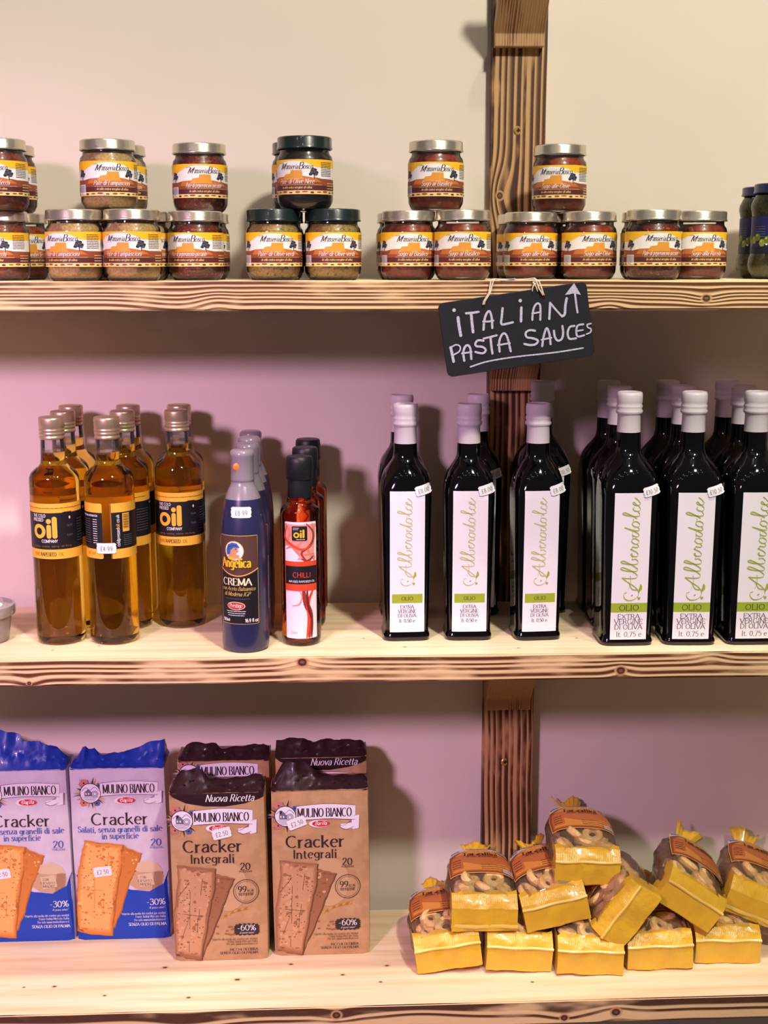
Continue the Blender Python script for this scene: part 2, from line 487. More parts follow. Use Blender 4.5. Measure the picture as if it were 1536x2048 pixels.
        me = bpy.data.meshes.new(name); bm.to_mesh(me); bm.free()
        for m in s.M: me.materials.append(m)
        return me


def on_cyl(r, z0=0.0, off=0.0003):
    def f(x, y, L): a = x / r; q = r + off + L; return (q * sin(a), -q * cos(a), z0 + y)
    return f


def on_flat(yf, z0=0.0, off=0.0003):
    return lambda x, y, L: (x, yf - off - L, z0 + y)


def ink(name, rgb, rough=0.5, coat=0.0): return mat('ink_' + name, rgb, rough, coat=coat)


WHITE = ink('white', (236, 232, 234)); BLACK = ink('black', (22, 20, 22)); YEL = ink('yellow', (240, 186, 40))
STK = ink('sticker', (240, 236, 240)); GREYI = ink('grey', (92, 88, 96))


def sticker(txt, wdt=24.0, h=13.0, bend=0.0):
    """notched price ticket"""
    p = Print(); a = wdt / 2; b = h / 2; c = 2.2
    p.face([(-a + c, -b), (a - c, -b), (a, -b + c * .8), (a - .9, -b + c * 1.4), (a, 0), (a - .9, b - c * 1.4), (a, b - c * .8), (a - c, b),
            (-a + c, b), (-a, b - c * .8), (-a + .9, b - c * 1.4), (-a, 0), (-a + .9, -b + c * 1.4), (-a, -b + c * .8)], STK, 0)
    p.text(txt, 0.5, -b * .5, h * .42, GREYI, 1, 'sans', .7, .85, track=.14)
    return p

# ------------------------------------------------------------------ the setting: wall, post, boards
WALL_Y = -0.022; POST_Y = -0.046; BACK_Y = -0.049; FRONT_Y = -0.300
ZT, ZM, ZB = 0.4473, 0.0, -0.4663
TH = 0.033; SL = 0.0067
wm = mat('wall_paint', (226, 214, 200), 0.75); t = NT(wm)
n = t.noise(t.co, 420.0, 3); t.bump(n, 0.12, 0.0006)
n2 = t.noise(t.co, 3.0, 2)
t.t.links.new(t.mix(n2, lin((230, 220, 208)), lin((222, 208, 194))), t.b.inputs['Base Color'])
wall = ob('wall_back', box_me('wall_back', 3.6, 0.08, 3.6, wm, 0, (0.05, WALL_Y + 0.04, 0.3)))
wall['kind'] = 'structure'
floor = ob('floor', box_me('floor', 3.6, 4.2, 0.06, mat('floor_grey', (96, 92, 92), 0.6), 0, (0.05, -2.06, -1.23)))
floor['kind'] = 'structure'


def board_thing(label, zc, mf, mt, rot=0.0):
    sx, sy = 2.6, BACK_Y - FRONT_Y
    bm = bmesh.new(); bmesh.ops.create_cube(bm, size=1.0)
    for v in bm.verts: v.co = Vector((v.co.x * sx, v.co.y * sy, v.co.z * TH))
    bmesh.ops.bevel(bm, geom=bm.edges[:], offset=0.0016, segments=2, affect='EDGES')
    for f in bm.faces: f.material_index = 0 if abs(f.normal.y) > 0.7 or abs(f.normal.x) > .7 else 1
    me = bpy.data.meshes.new('shelf_board'); bm.to_mesh(me); bm.free()
    me.materials.append(mf); me.materials.append(mt)
    return thing('shelf_board', label, 'shelf', (0.0, (BACK_Y + FRONT_Y) / 2, zc), (0, -rot, 0), 'pine shelf boards', me=me)


# knots: (along, across, bend, spread along, spread across, knot radius)
kt = [(0.428, -0.004, 0.0045, 0.022, 0.010, 0.0045), (-0.182, -0.017, 0.0065, 0.05, 0.022, 0), (0.315, -0.012, -0.005, 0.02, 0.008, 0), (-0.14, -0.017, -0.005, 0.02, 0.02, 0)]
km = [(-0.046, 0.0095, -0.005, 0.020, 0.012, 0.0055), (0.343, -0.006, -0.0045, 0.016, 0.010, 0.0052), (0.455, 0.010, -0.005, 0.02, 0.01, 0), (-0.375, -0.013, 0.005, 0.016, 0.01, 0.0026),
      (-0.16, 0.0, 0.003, 0.12, 0.03, 0)]
kb = [(-0.0085, 0.0045, 0.0055, 0.022, 0.012, 0.0052), (0.352, -0.002, -0.006, 0.024, 0.014, 0.0055), (0.285, -0.008, 0.007, 0.03, 0.014, 0.0045), (-0.2, -0.004, 0.008, 0.05, 0.02, 0), (0.1, 0.0, -0.006, 0.06, 0.02, 0)]
tk = [(-0.354, -0.0865, .0016), (-0.3, 0.03, .002), (-0.03, -0.045, .0022), (-0.02, 0.045, .0016), (0.03, -0.05, .0016), (0.08, -0.09, .0022), (0.22, -0.1, .002), (0.3, -0.06, .0018), (-0.3, -0.07, .0016)]
tb = [(-0.38, -0.06, .003), (-0.31, -0.085, .0025), (-0.24, -0.02, .0035), (-0.20, -0.095, .003), (-0.14, -0.055, .004), (-0.07, -0.02, .003), (0.0, -0.05, .003), (0.06, -0.03, .003), (0.05, -0.07, .0025), (-0.42, -0.06, .002), (0.25, -0.08, .0025), (0.6, -0.04, .003)]
board_thing('top pine shelf board with scorched stripes, carrying the small sauce jars', ZT - TH / 2,
            burnt_wood('burnt_top', 'x', 'z', 0.0048, 3.1, kt, (0.27, 0.48), lo=(240, 202, 148), dk=(72, 36, 18)), pine_top('pine_a', 1.0, tk))
board_thing('middle pine shelf board with scorched front edge, carrying the oil bottles', ZM - TH / 2,
            burnt_wood('burnt_mid', 'x', 'z', 0.0066, 8.4, km, (0.37, 0.56)), pine_top('pine_b', 5.0, tk))
board_thing('lowest pine shelf board with scorched front edge, under the crackers and biscuit bags', ZB - TH / 2,
            burnt_wood('burnt_low', 'x', 'z', 0.0125, 15.2, kb, (0.30, 0.50), dk=(62, 36, 24), wob=0.014), pine_top('pine_c', 9.0, tb), SL * 1.0)

post = thing('upright_post', 'upright scorched timber post fixed to the wall behind the shelves', 'post', (0.2408, 0, 0))
pm = burnt_wood('burnt_post', 'z', 'x', 0.0085, 21.0,
                [(0.555, -0.024, 0.012, 0.035, 0.018, 0.0045), (-0.24, -0.003, 0.0, 0.01, 0.01, 0)], (0.33, 0.46), lo=(206, 158, 106), dk=(50, 25, 14), wob=0.016)
post_me = box_me('post_timber', 0.0715, WALL_Y - POST_Y, 2.9, pm, 0.0015, (0, (WALL_Y + POST_Y) / 2, 0.3))
ob('post_timber', post_me, post)
bmx = burnt_wood('burnt_brace', 'z', 'x', 0.0035, 31.0, [], (0.5, 0.62), lo=(196, 150, 104), dk=(84, 50, 32), wob=0.01)


def brace(z0, z1, xo=-0.003, wd=0.064):
    """diagonal bracket from the post up to the underside of a board"""
    h = z1 - z0; T = 0.020
    pts = [(POST_Y, z0), (POST_Y - T * .75, z0), (POST_Y - T * .75, z0 + 0.016), (POST_Y - T * .75 - (h - 0.016), z1), (POST_Y - (h - 0.02), z1), (POST_Y, z0 + 0.03)]
    V = [(xo + sx * wd / 2, y, z) for sx in (-1, 1) for y, z in pts]; n = len(pts)
    F = [tuple(range(n)), tuple(range(2 * n - 1, n - 1, -1))] + [(i, n + i, n + (i + 1) % n, (i + 1) % n) for i in range(n)]
    me = recalc(build('brace', V, F, bmx))
    bm = bmesh.new(); bm.from_mesh(me); bmesh.ops.bevel(bm, geom=bm.edges[:], offset=0.0008, segments=1, affect='EDGES'); bm.to_mesh(me); bm.free()
    return ob('brace', me, post)


brace(0.7416, 0.8585)
brace(0.297, ZT - TH)
brace(-0.157, -TH)
brass = mat('brass_screw', (214, 178, 96), 0.35, 0.7)
dkm = mat('screw_recess', (40, 30, 22), 0.6)


def screw(x, z):
    me = lathe('screw', [(0, 0), (0.0056, 0), (0.0059, 0.0006), (0.005, 0.0014), (0.0028, 0.0014), (0.0022, 0.0009), (0, 0.0007)], brass, 20)
    s = ob('screw', me, post, (x, POST_Y + 0.0006, z), (radians(90), 0, 0.3))
    V, F = [], []
    for a in (0, 1):
        L, W = (0.0026, 0.0006) if a == 0 else (0.0006, 0.0026)
        i = len(V); V += [(sx * L, sy * W, zz) for zz in (0.0003, 0.0018) for sx, sy in ((-1, -1), (1, -1), (1, 1), (-1, 1))]
        F += [(i, i + 3, i + 2, i + 1), (i + 4, i + 5, i + 6, i + 7)] + [(i + k, i + (k + 1) % 4, i + 4 + (k + 1) % 4, i + 4 + k) for k in range(4)]
    ob('cross_recess', build('cross_recess', V, F, dkm), s)


screw(-0.0013, 0.6386); screw(-0.0045, -0.2406)

# ------------------------------------------------------------------ sauce jars on the top shelf
glass = thin_glass('jar_glass', (246, 250, 246), 0.015, 1.1)
gold_lid = mat('lid_metal', (208, 198, 180), 0.26, 0.85)
dark_lid = mat('lid_dark', (20, 34, 34), 0.3, 0.0, coat=0.6)
JR = 0.0335
J_GLASS = lathe('jar_glass', [(0, .0015), (.022, .0008), (.0265, 0), (.030, .0028), (.0330, .0085), (.0335, .012), (.0335, .0565), (.0326, .0612), (.0303, .0642), (.0296, .0662), (.0296, .0705)], glass, 44)


def lid_me(name, m, r=.0325, z0=.0695, z1=.082):
    return lathe(name, [(0, z0 + .003), (r - .0012, z0 + .003), (r - .001, z0), (r + .0004, z0), (r + .0008, z0 + .001), (r + .0004, z0 + .002), (r, z0 + .0028), (r, z1 - .0018),
                        (r - .0007, z1 - .0006), (r - .002, z1), (r - .0036, z1 - .0002), (r - .005, z1 - .0012), (0, z1 - .0014)], m, 44, 50)


J_LID = lid_me('lid', gold_lid); J_LIDD = lid_me('lid', dark_lid, .0328, .0695, .084)


def contents_me(m): return lathe('contents', [(0, .0035), (.024, .0035), (.028, .0055), (.0312, .0105), (.0316, .013), (.0316, .056), (.0306, .0602), (.0284, .0632), (.0278, .066), (0, .0665)], m, 36)


CONT = {
 'tomato': contents_me(speckled('sun_dried_tomato', (150, 62, 24), (112, 36, 14), 300, 0.4)),
 'onion': contents_me(speckled('pale_onion_paste', (206, 170, 116), (178, 138, 84), 380, 0.4)),
 'pepper': contents_me(speckled('red_pepper_paste', (132, 34, 14), (74, 16, 12), 420, 0.35, c=(190, 92, 30))),
 'black': contents_me(speckled('black_olive_paste', (44, 26, 22), (24, 14, 14), 420, 0.35)),
 'green': contents_me(speckled('green_olive_paste', (190, 156, 84), (150, 116, 52), 420, 0.4, c=(96, 74, 34))),
 'sugo': contents_me(speckled('tomato_sauce', (160, 58, 24), (128, 40, 16), 200, 0.35)),
}


def jar_label(title, sub='in olio extra vergine di oliva'):
    p = Print()
    sky = ink('sky', (232, 228, 226)); orange = ink('orange', (214, 146, 52)); brown = ink('brown', (138, 72, 48)); wine = ink('wine', (82, 34, 38))
    cream = ink('cream', (228, 196, 128)); tree = ink('tree', (70, 70, 84)); tree2 = ink('tree_dark', (34, 34, 44)); rust = ink('rust', (188, 110, 52))
    p.rect(-60, 0, 62, 40, sky, 0)
    p.poly([(-60, 28), (-36, 29), (-27, 33), (-18, 37.2), (-4, 38.6), (8, 38), (18, 35), (26, 31), (62, 31), (62, 40), (-60, 40)], YEL, 1)
    p.poly([(-60, 4), (62, 4), (62, 17.5), (34, 18), (26, 19.3), (22, 18.5), (16, 20), (11, 18.2), (-24, 20), (-36, 18), (-60, 19)], brown, 1)
    p.poly([(-30, 14), (34, 14), (26, 18.5), (14, 20.5), (10, 21), (9.4, 27.6), (-4, 27.6), (-5, 23.6), (-12, 23), (-14, 20.4), (-26, 20)], rust, 2)
    p.poly([(-16, 17), (12, 17), (10, 21), (9.4, 27.6), (-4, 27.6), (-5, 23.6), (-12, 23)], orange, 3)
    p.rect(-60, 4, 62, 10.2, wine, 2)
    p.rect(-60, 0, 62, 4.4, cream, 2)
    for k in range(14): p.ell(-56 + 8.6 * k, 2 + (k % 3) * .4, 2.4 + (k * 7 % 3) * .7, .8 + (k % 2) * .4, brown if k % 3 else wine, 3, 8)
    p.rect(-46, 2, -33, 13, WHITE, 4)
    for k in range(11): p.rect(-45 + k * 1.05, 4, -45 + k * 1.05 + (.35, .6, .25)[k % 3], 12.4, tree, 5)
    for cx in (23.5, -39):
        for k in range(9): p.ell(cx + (k * 37 % 9 - 4) * .95, 26 + (k * 23 % 7 - 3) * 1.0, 2.2, 1.7, tree if k % 2 else tree2, 3 + k % 2, 7)
        p.line([(cx + 1, 24), (cx + .4, 21), (cx + .8, 18)], 1.0, tree2, 3)
    p.line([(-20, 35.5), (-16, 36.5), (-13, 34), (-9, 32.8), (-6, 33)], .35, tree2, 3, True)
    p.text('M', -18.6, 29, 6.6, tree2, 4, 'ital', 1.3, 1.0, 'l', slant=.5)
    p.text('asseria', -10.6, 29.2, 5.4, tree2, 4, 'ital', 1.35, 1.0, 'l', track=.05, width=15.8)
    p.text('B', 5.6, 29, 7.6, tree2, 4, 'ital', 1.3, 1.0, 'l')
    p.text('osco', 10.8, 29.2, 5.8, tree2, 4, 'ital', 1.3, 1.0, 'l', track=.05, width=11.5)
    p.text(title, 1.5, 12.3, 5.4, WHITE, 4, 'ital', 1.0, 1.0, width=min(46, 2.35 * len(title)))
    p.rect(-20, 10.6, 34, 10.9, cream, 3)
    p.text(sub, 2, 6.6, 2.7, cream, 4, 'ital', 1.5, 1.0, width=38)
    for k in range(9): p.micro(33, 50, 21 + 1.9 * k, 1.2, tree2, 3, k)
    for k in range(3): p.micro(42, 56, 6.5 + 3 * k, 1.3, cream, 4, k + 20)
    for k in range(3): p.micro(-58, -50, 11 + 2.2 * k, 1.3, cream, 4, k + 30)
    return p.mesh('printed_label', on_cyl(JR, .0165), (4.0, 0))


LAB = {}
for k, tt in (('tomato', 'Pate di Pomodori Secchi'), ('onion', 'Pate di Lampascioni'), ('pepper', 'Pate di peperoncino piccante'), ('black', "Pate' di Olive Nere"),
              ('green', "Pate' di Olive verdi"), ('basil', 'Sugo al Basilico'), ('olive', 'Sugo alle Olive'), ('rocket', 'Sugo alla Rucola')):
    LAB[k] = jar_label(tt)
FILL = {'basil': 'sugo', 'olive': 'sugo', 'rocket': 'sugo'}


def jar(x, y, level, kind, yaw, label, grp):
    dark = kind in ('black', 'green')
    t = thing('sauce_jar', label, 'jar', (x, y, ZT + level * (.084 if dark else .082)), (0, 0, radians(yaw)), grp)
    ob('glass', J_GLASS, t); ob('contents', CONT[FILL.get(kind, kind)], t)
    ob('lid', J_LIDD if dark else J_LID, t); ob('printed_label', LAB[kind], t)


G1 = 'small sauce jars standing on the top board'; G2 = 'small sauce jars stacked on other jars'
for a in [
 (-.4064, -.19, 0, 'tomato', -20, 'sun-dried tomato jar at the far left end of the lower row, cut by the frame', G1),
 (-.4001, -.115, 0, 'tomato', 30, 'shaded dark jar half hidden behind the leftmost lower tomato jar', G1),
 (-.3082, -.24, 0, 'onion', -22, 'pale paste jar with silver lid, left one of the pair on the board', G1),
 (-.3081, -.172, 0, 'onion', 10, 'jar almost hidden between and behind the two pale paste jars', G1),
 (-.2401, -.245, 0, 'onion', -15, 'pale paste jar with silver lid, right one of the pair on the board', G1),
 (-.2388, -.1765, 0, 'onion', 25, 'shaded jar peeking out right behind the right pale paste jar', G1),
 (-.1716, -.19, 0, 'pepper', -15, 'dark red chilli paste jar on the board under the single stacked chilli jar', G1),
 (-.1704, -.118, 0, 'pepper', 10, 'dark jar peeking out right behind the lower dark red chilli jar', G1),
 (-.0763, -.20, 0, 'green', 5, 'green olive paste jar with black lid, left one of the lower pair', G1),
 (-.0753, -.128, 0, 'green', 0, 'jar mostly hidden behind the left black-lidded green olive jar', G1),
 (-.0041, -.20, 0, 'green', 5, 'green olive paste jar with black lid, right one of the lower pair', G1),
 (-.0075, -.128, 0, 'green', 0, 'jar hidden behind the right black-lidded green olive jar', G1),
 (.0872, -.20, 0, 'basil', 4, 'basil sauce jar on the board, left one of the pair left of the post', G1),
 (.0840, -.13, 0, 'basil', 0, 'shaded jar peeking out left behind the left lower basil sauce jar', G1),
 (.1508, -.225, 0, 'basil', -5, 'basil sauce jar on the board directly left of the post', G1),
 (.2429, -.156, 0, 'olive', 0, 'olive sauce jar on the board in front of the post', G1),
 (.2424, -.088, 0, 'olive', 0, 'shaded jar peeking out left behind the olive sauce jar before the post', G1),
 (.3123, -.18, 0, 'olive', 6, 'olive sauce jar on the board just right of the post', G1),
 (.3116, -.105, 0, 'olive', 0, 'jar in the shade behind the olive sauce jar right of the post', G1),
 (.3790, -.235, 0, 'pepper', 3, 'chilli paste jar with silver lid in front of the rocket sauce jar', G1),
 (.3889, -.165, 0, 'pepper', 0, 'shaded jar peeking out left behind the rightmost chilli paste jar', G1),
 (.4451, -.195, 0, 'rocket', 0, 'rocket sauce jar set back beside the blue-lidded olive jars', G1),
 (-.4009, -.205, 1, 'tomato', -8, 'sun-dried tomato jar stacked at the far left, cut by the frame', G2),
 (-.4098, -.122, 1, 'tomato', 10, 'shaded jar stacked behind the leftmost stacked tomato jar', G2),
 (-.2725, -.199, 1, 'onion', 14, 'pale paste jar stacked on the two lower pale paste jars', G2),
 (-.2715, -.124, 1, 'onion', 20, 'shaded jar stacked right behind the stacked pale paste jar', G2),
 (-.1686, -.150, 1, 'pepper', 12, 'single dark red chilli paste jar stacked on the lower chilli jars', G2),
 (-.0377, -.198, 1, 'black', -21, 'black olive paste jar with black lid stacked on the green olive pair', G2),
 (-.0472, -.122, 1, 'black', -4, 'black-lidded jar peeking out left behind the stacked black olive jar', G2),
 (.1207, -.190, 1, 'basil', -5, 'basil sauce jar stacked on the pair left of the post', G2),
 (.2801, -.140, 1, 'olive', -21, 'olive sauce jar stacked partly in front of the post', G2),
]: jar(*a)

# tall pesto jars at the right edge
blue_lid = mat('lid_navy', (26, 28, 74), 0.35, coat=0.4)
P_PROF = [(0, .001), (.022, 0), (.026, .0015), (.0325, .011), (.0335, .018), (.0325, .026), (.0305, .031), (.0303, .076), (.0312, .081), (.0325, .086), (.0318, .092), (.0285, .099), (.0262, .103), (.0260, .107)]
P_GLASS = lathe('jar_glass', P_PROF, glass, 40)
P_CONT = lathe('contents', [(0, .003)] + [(r - .0018, z + .002) for r, z in P_PROF[1:-2]] + [(0, .1015)], speckled('pesto_green', (112, 108, 40), (82, 78, 28), 320, 0.4), 32)
P_LID = lid_me('lid', blue_lid, .0295, .1035, .115)


def pesto_label():
    p = Print(); navy = ink('navy', (24, 30, 92)); navy2 = ink('navy_dark', (16, 18, 48)); og = ink('olive_green', (132, 146, 44)); og2 = ink('olive_light', (176, 186, 84))
    p.rect(-62, 0, 62, 45, navy, 0); p.rect(-62, 0, 62, 8, navy2, 1)
    for k in range(16):
        x = -50 + k * 6.6; p.ell(x, 13 + (k % 3) * 3.4, 4.1, 4.6, og if k % 2 else ink('olive_deep', (96, 112, 36)), 2 + k % 3, 14); p.ell(x - 1, 15 + (k % 3) * 3.4, 1.2, 1.5, og2, 5, 8)
    p.ell(8, 37, 9, 5, WHITE, 2); p.ell(-24, 14, 2, 4, WHITE, 2)
    for k in range(5): p.micro(-40, -26, 20 + 3 * k, 1.6, GREYI, 3, k)
    return p.mesh('printed_label', on_cyl(.0306, .031), (4, 0))


PL = pesto_label()
for x, y, yaw, lb in ((.5433, -.19, 5, 'tall green pesto jar with navy lid at the right edge, front one'), (.5514, -.115, -12, 'tall green pesto jar with navy lid, set behind the front one at the right edge')):
    t = thing('pesto_jar', lb, 'jar', (x, y, ZT), (0, 0, radians(yaw)), 'pesto jars')
    ob('glass', P_GLASS, t); ob('contents', P_CONT, t); ob('lid', P_LID, t); ob('printed_label', PL, t)

# ------------------------------------------------------------------ rapeseed oil bottles
amber = mat('amber_oil', (240, 212, 92), 0.0, trans=1.0, ior=1.46)
clear = thin_glass('clear_glass', (244, 244, 244), 0.05, 1.6, (210, 200, 205))
cap_m = mat('cap_champagne', (206, 182, 152), 0.36, 0.7)
RR = .0305
O_BODY = lathe('oil_filled_body', [(0, .0045), (.016, .003), (.023, .0), (.0275, .0008), (.0298, .004), (.0305, .010), (.0305, .2035), (.0300, .2095), (.0275, .2150), (.0225, .2195), (.0180, .2228), (.0158, .2265), (.0150, .232), (.0147, .2405), (0, .2408)], amber, 48, 50)
O_NECK = lathe('neck', [(.0149, .2385), (.0147, .243), (.0140, .262)], clear, 36)
O_CAP = lathe('screw_cap', [(0, .256), (.0140, .256), (.0152, .2562), (.0157, .2575), (.0155, .2595), (.0149, .2602), (.0149, .2612), (.0157, .2622), (.0157, .2640), (.0150, .2652), (.0157, .2665), (.0157, .2680), (.0150, .2690), (.0157, .2705),
                            (.0158, .2800), (.0153, .2826), (.0140, .2833), (0, .2830)], cap_m, 44, 60)


def oil_label():
    p = Print(); bk = ink('label_black', (24, 20, 28)); y = ink('label_yellow', (240, 178, 62)); yd = ink('label_ochre', (150, 100, 40)); g = ink('faint', (96, 92, 104))
    p.rrect(-91, 0, 91, 69, 2, y, 0); p.rect(-91, 12, 91, 57.5, bk, 1)
    p.poly([(12, 57), (17, 57), (19, 55), (24, 55), (26, 58.5), (16, 58.5)], bk, 2)
    p.text('THE COLD', -24, 52.2, 3.7, WHITE, 3, 'sans', .9, 1, 'l', width=18); p.text('PRESSED', -24, 47.2, 3.7, WHITE, 3, 'sans', .9, 1, 'l', width=15)
    for k in range(28):
        a0, a1 = 2 * pi * k / 28, 2 * pi * (k + 1) / 28; cx, cy = -15.6, 34.6
        p.face([(cx + 4 * cos(a0), cy + 4.6 * sin(a0)), (cx + 8.6 * cos(a0), cy + 9 * sin(a0)), (cx + 8.6 * cos(a1), cy + 9 * sin(a1)), (cx + 4 * cos(a1), cy + 4.6 * sin(a1))], y, 3)
    p.rrect(-5.6, 25.8, -.1, 43, 2.4, y, 3); p.ell(-2.8, 47.2, 3.1, 3.1, y, 3); p.rrect(1.2, 25.8, 7.2, 53, 2.6, y, 3)
    p.text('COMPANY', 7.4, 20.6, 3.6, WHITE, 3, 'sans', 1, 1, 'r', width=20)
    p.text('roasting & sautéing'.replace('&', '-').replace('é', 'e'), -14, 15, 2.2, yd, 3, 'sans', .7, width=22); p.text('baking - stir frying', 12, 15, 2.2, yd, 3, 'sans', .7, width=24)
    p.text('PURE', -20.5, 4, 4.2, yd, 3, 'thin', 1, width=9.5); p.text('RAPESEED', -5, 4, 4.2, ink('dk_brown', (70, 44, 18)), 3, 'sans', .9, width=20); p.text('OIL', 11, 4, 4.2, yd, 3, 'thin', 1, width=6.5)
    p.micro(-50, 50, 63, 1.6, yd, 2, 3)
    p.ell(23, 51, 1.1, 2, ink('drop', (226, 214, 150)), 3, 10)
    for k, yy in enumerate((40, 28)): p.text('taste', 23, yy, 3.4, g, 3, 'sans', .6, width=8)
    for k in range(9): p.micro(34, 54, 20 + 3.4 * k, 1.4, g, 3, 40 + k)
    p.text('NUTRITIONAL INFORMATION', 72, 52.5, 2.4, WHITE, 3, 'sans', .9, width=26)
    for k in range(11): p.micro(60, 74, 48.5 - 2.9 * k, 1.4, g, 3, 60 + k); p.micro(78, 84, 48.5 - 2.9 * k, 1.4, WHITE, 3, 80 + k)
    p.text('BEST 2022', 74, 5, 3.0, yd, 3, 'sans', .6, width=13)
    p.frame(-80, 15, 90); p.text('coldpressed', 0, 0, 4.2, WHITE, 3, 'sans', .8, 1, 'l', width=23); p.text('oil', 23.4, 0, 4.2, y, 3, 'sans', .9, 1, 'l', width=5); p.text('.co.uk', 29, 0, 4.2, WHITE, 3, 'sans', .8, 1, 'l', width=11); p.frame()
    p.rect(-76, 33, -66, 56, y, 3)
    for k in range(17): p.rect(-75, 37 + k * 1.05, -67, 37 + k * 1.05 + (.3, .6, .4)[k % 3], bk, 4)
    for k in range(6): p.micro(-75, -62, 28 - 2.4 * k, 1.3, g, 3, 90 + k)
    p.rect(-91, 0, -89.5, 69, yd, 2)
    return p.mesh('printed_label', on_cyl(RR, .111), (4, 0))


OL = oil_label()
ST_OIL = sticker('£4.99', 25, 13).mesh('price_sticker', on_cyl(RR + .0011, .1245), (4, 0))
GO = 'rapeseed oil bottles'
for x, y, yaw, lb, st in [
 (-.3520, -.2130, 0, 'rapeseed oil bottle, front left one with its black logo facing out', 0),
 (-.3520, -.1465, 8, 'rapeseed oil bottle, second in the leftmost file behind the front one', 0),
 (-.3546, -.0815, 0, 'rapeseed oil bottle, hindmost in the leftmost file against the wall', 0),
 (-.2845, -.2150, 180, 'rapeseed oil bottle turned backwards with a white price sticker', 1),
 (-.2763, -.1465, -30, 'rapeseed oil bottle directly behind the one with the price sticker', 0),
 (-.2790, -.0815, -20, 'rapeseed oil bottle at the wall end of the middle file', 0),
 (-.2075, -.1430, -2, 'rapeseed oil bottle heading the right file, logo facing out, set back', 0),
 (-.2119, -.0800, 12, 'rapeseed oil bottle hidden behind the one heading the right file', 0)]:
    t = thing('oil_bottle', lb, 'bottle', (x, y, 0), (0, 0, radians(yaw)), GO)
    ob('filled_body', O_BODY, t); ob('neck', O_NECK, t); ob('screw_cap', O_CAP, t); ob('printed_label', OL, t)
    if st: ob('price_sticker', ST_OIL, t, (0, 0, 0), (0, 0, radians(178)))['label'] = 'white price sticker with printed figures'

# ------------------------------------------------------------------ balsamic cream bottles
navy_b = mat('navy_plastic', (40, 42, 78), 0.32, coat=0.35)
grey_p = mat('grey_plastic', (158, 146, 158), 0.25, trans=0.25, coat=0.3)
CB = lathe('bottle_body', [(0, .003), (.022, .001), (.0255, 0), (.028, .0018), (.029, .007), (.029, .128), (.0284, .146), (.0268, .162), (.0238, .179), (.0215, .1885)], navy_b, 44, 50)
CN = lathe('empty_shoulder', [(.0215, .1885), (.0180, .1985), (.0155, .2035), (.0145, .206), (.0138, .2105), (.0138, .214)], grey_p, 40)
CC = lathe('cap', [(0, .2085), (.0136, .2085), (.0143, .2092), (.0144, .212), (.0140, .2145), (.0139, .2375), (.0147, .2400), (.0147, .2425), (.0139, .2455), (.012, .2472), (0, .2470)], grey_p, 40, 60)


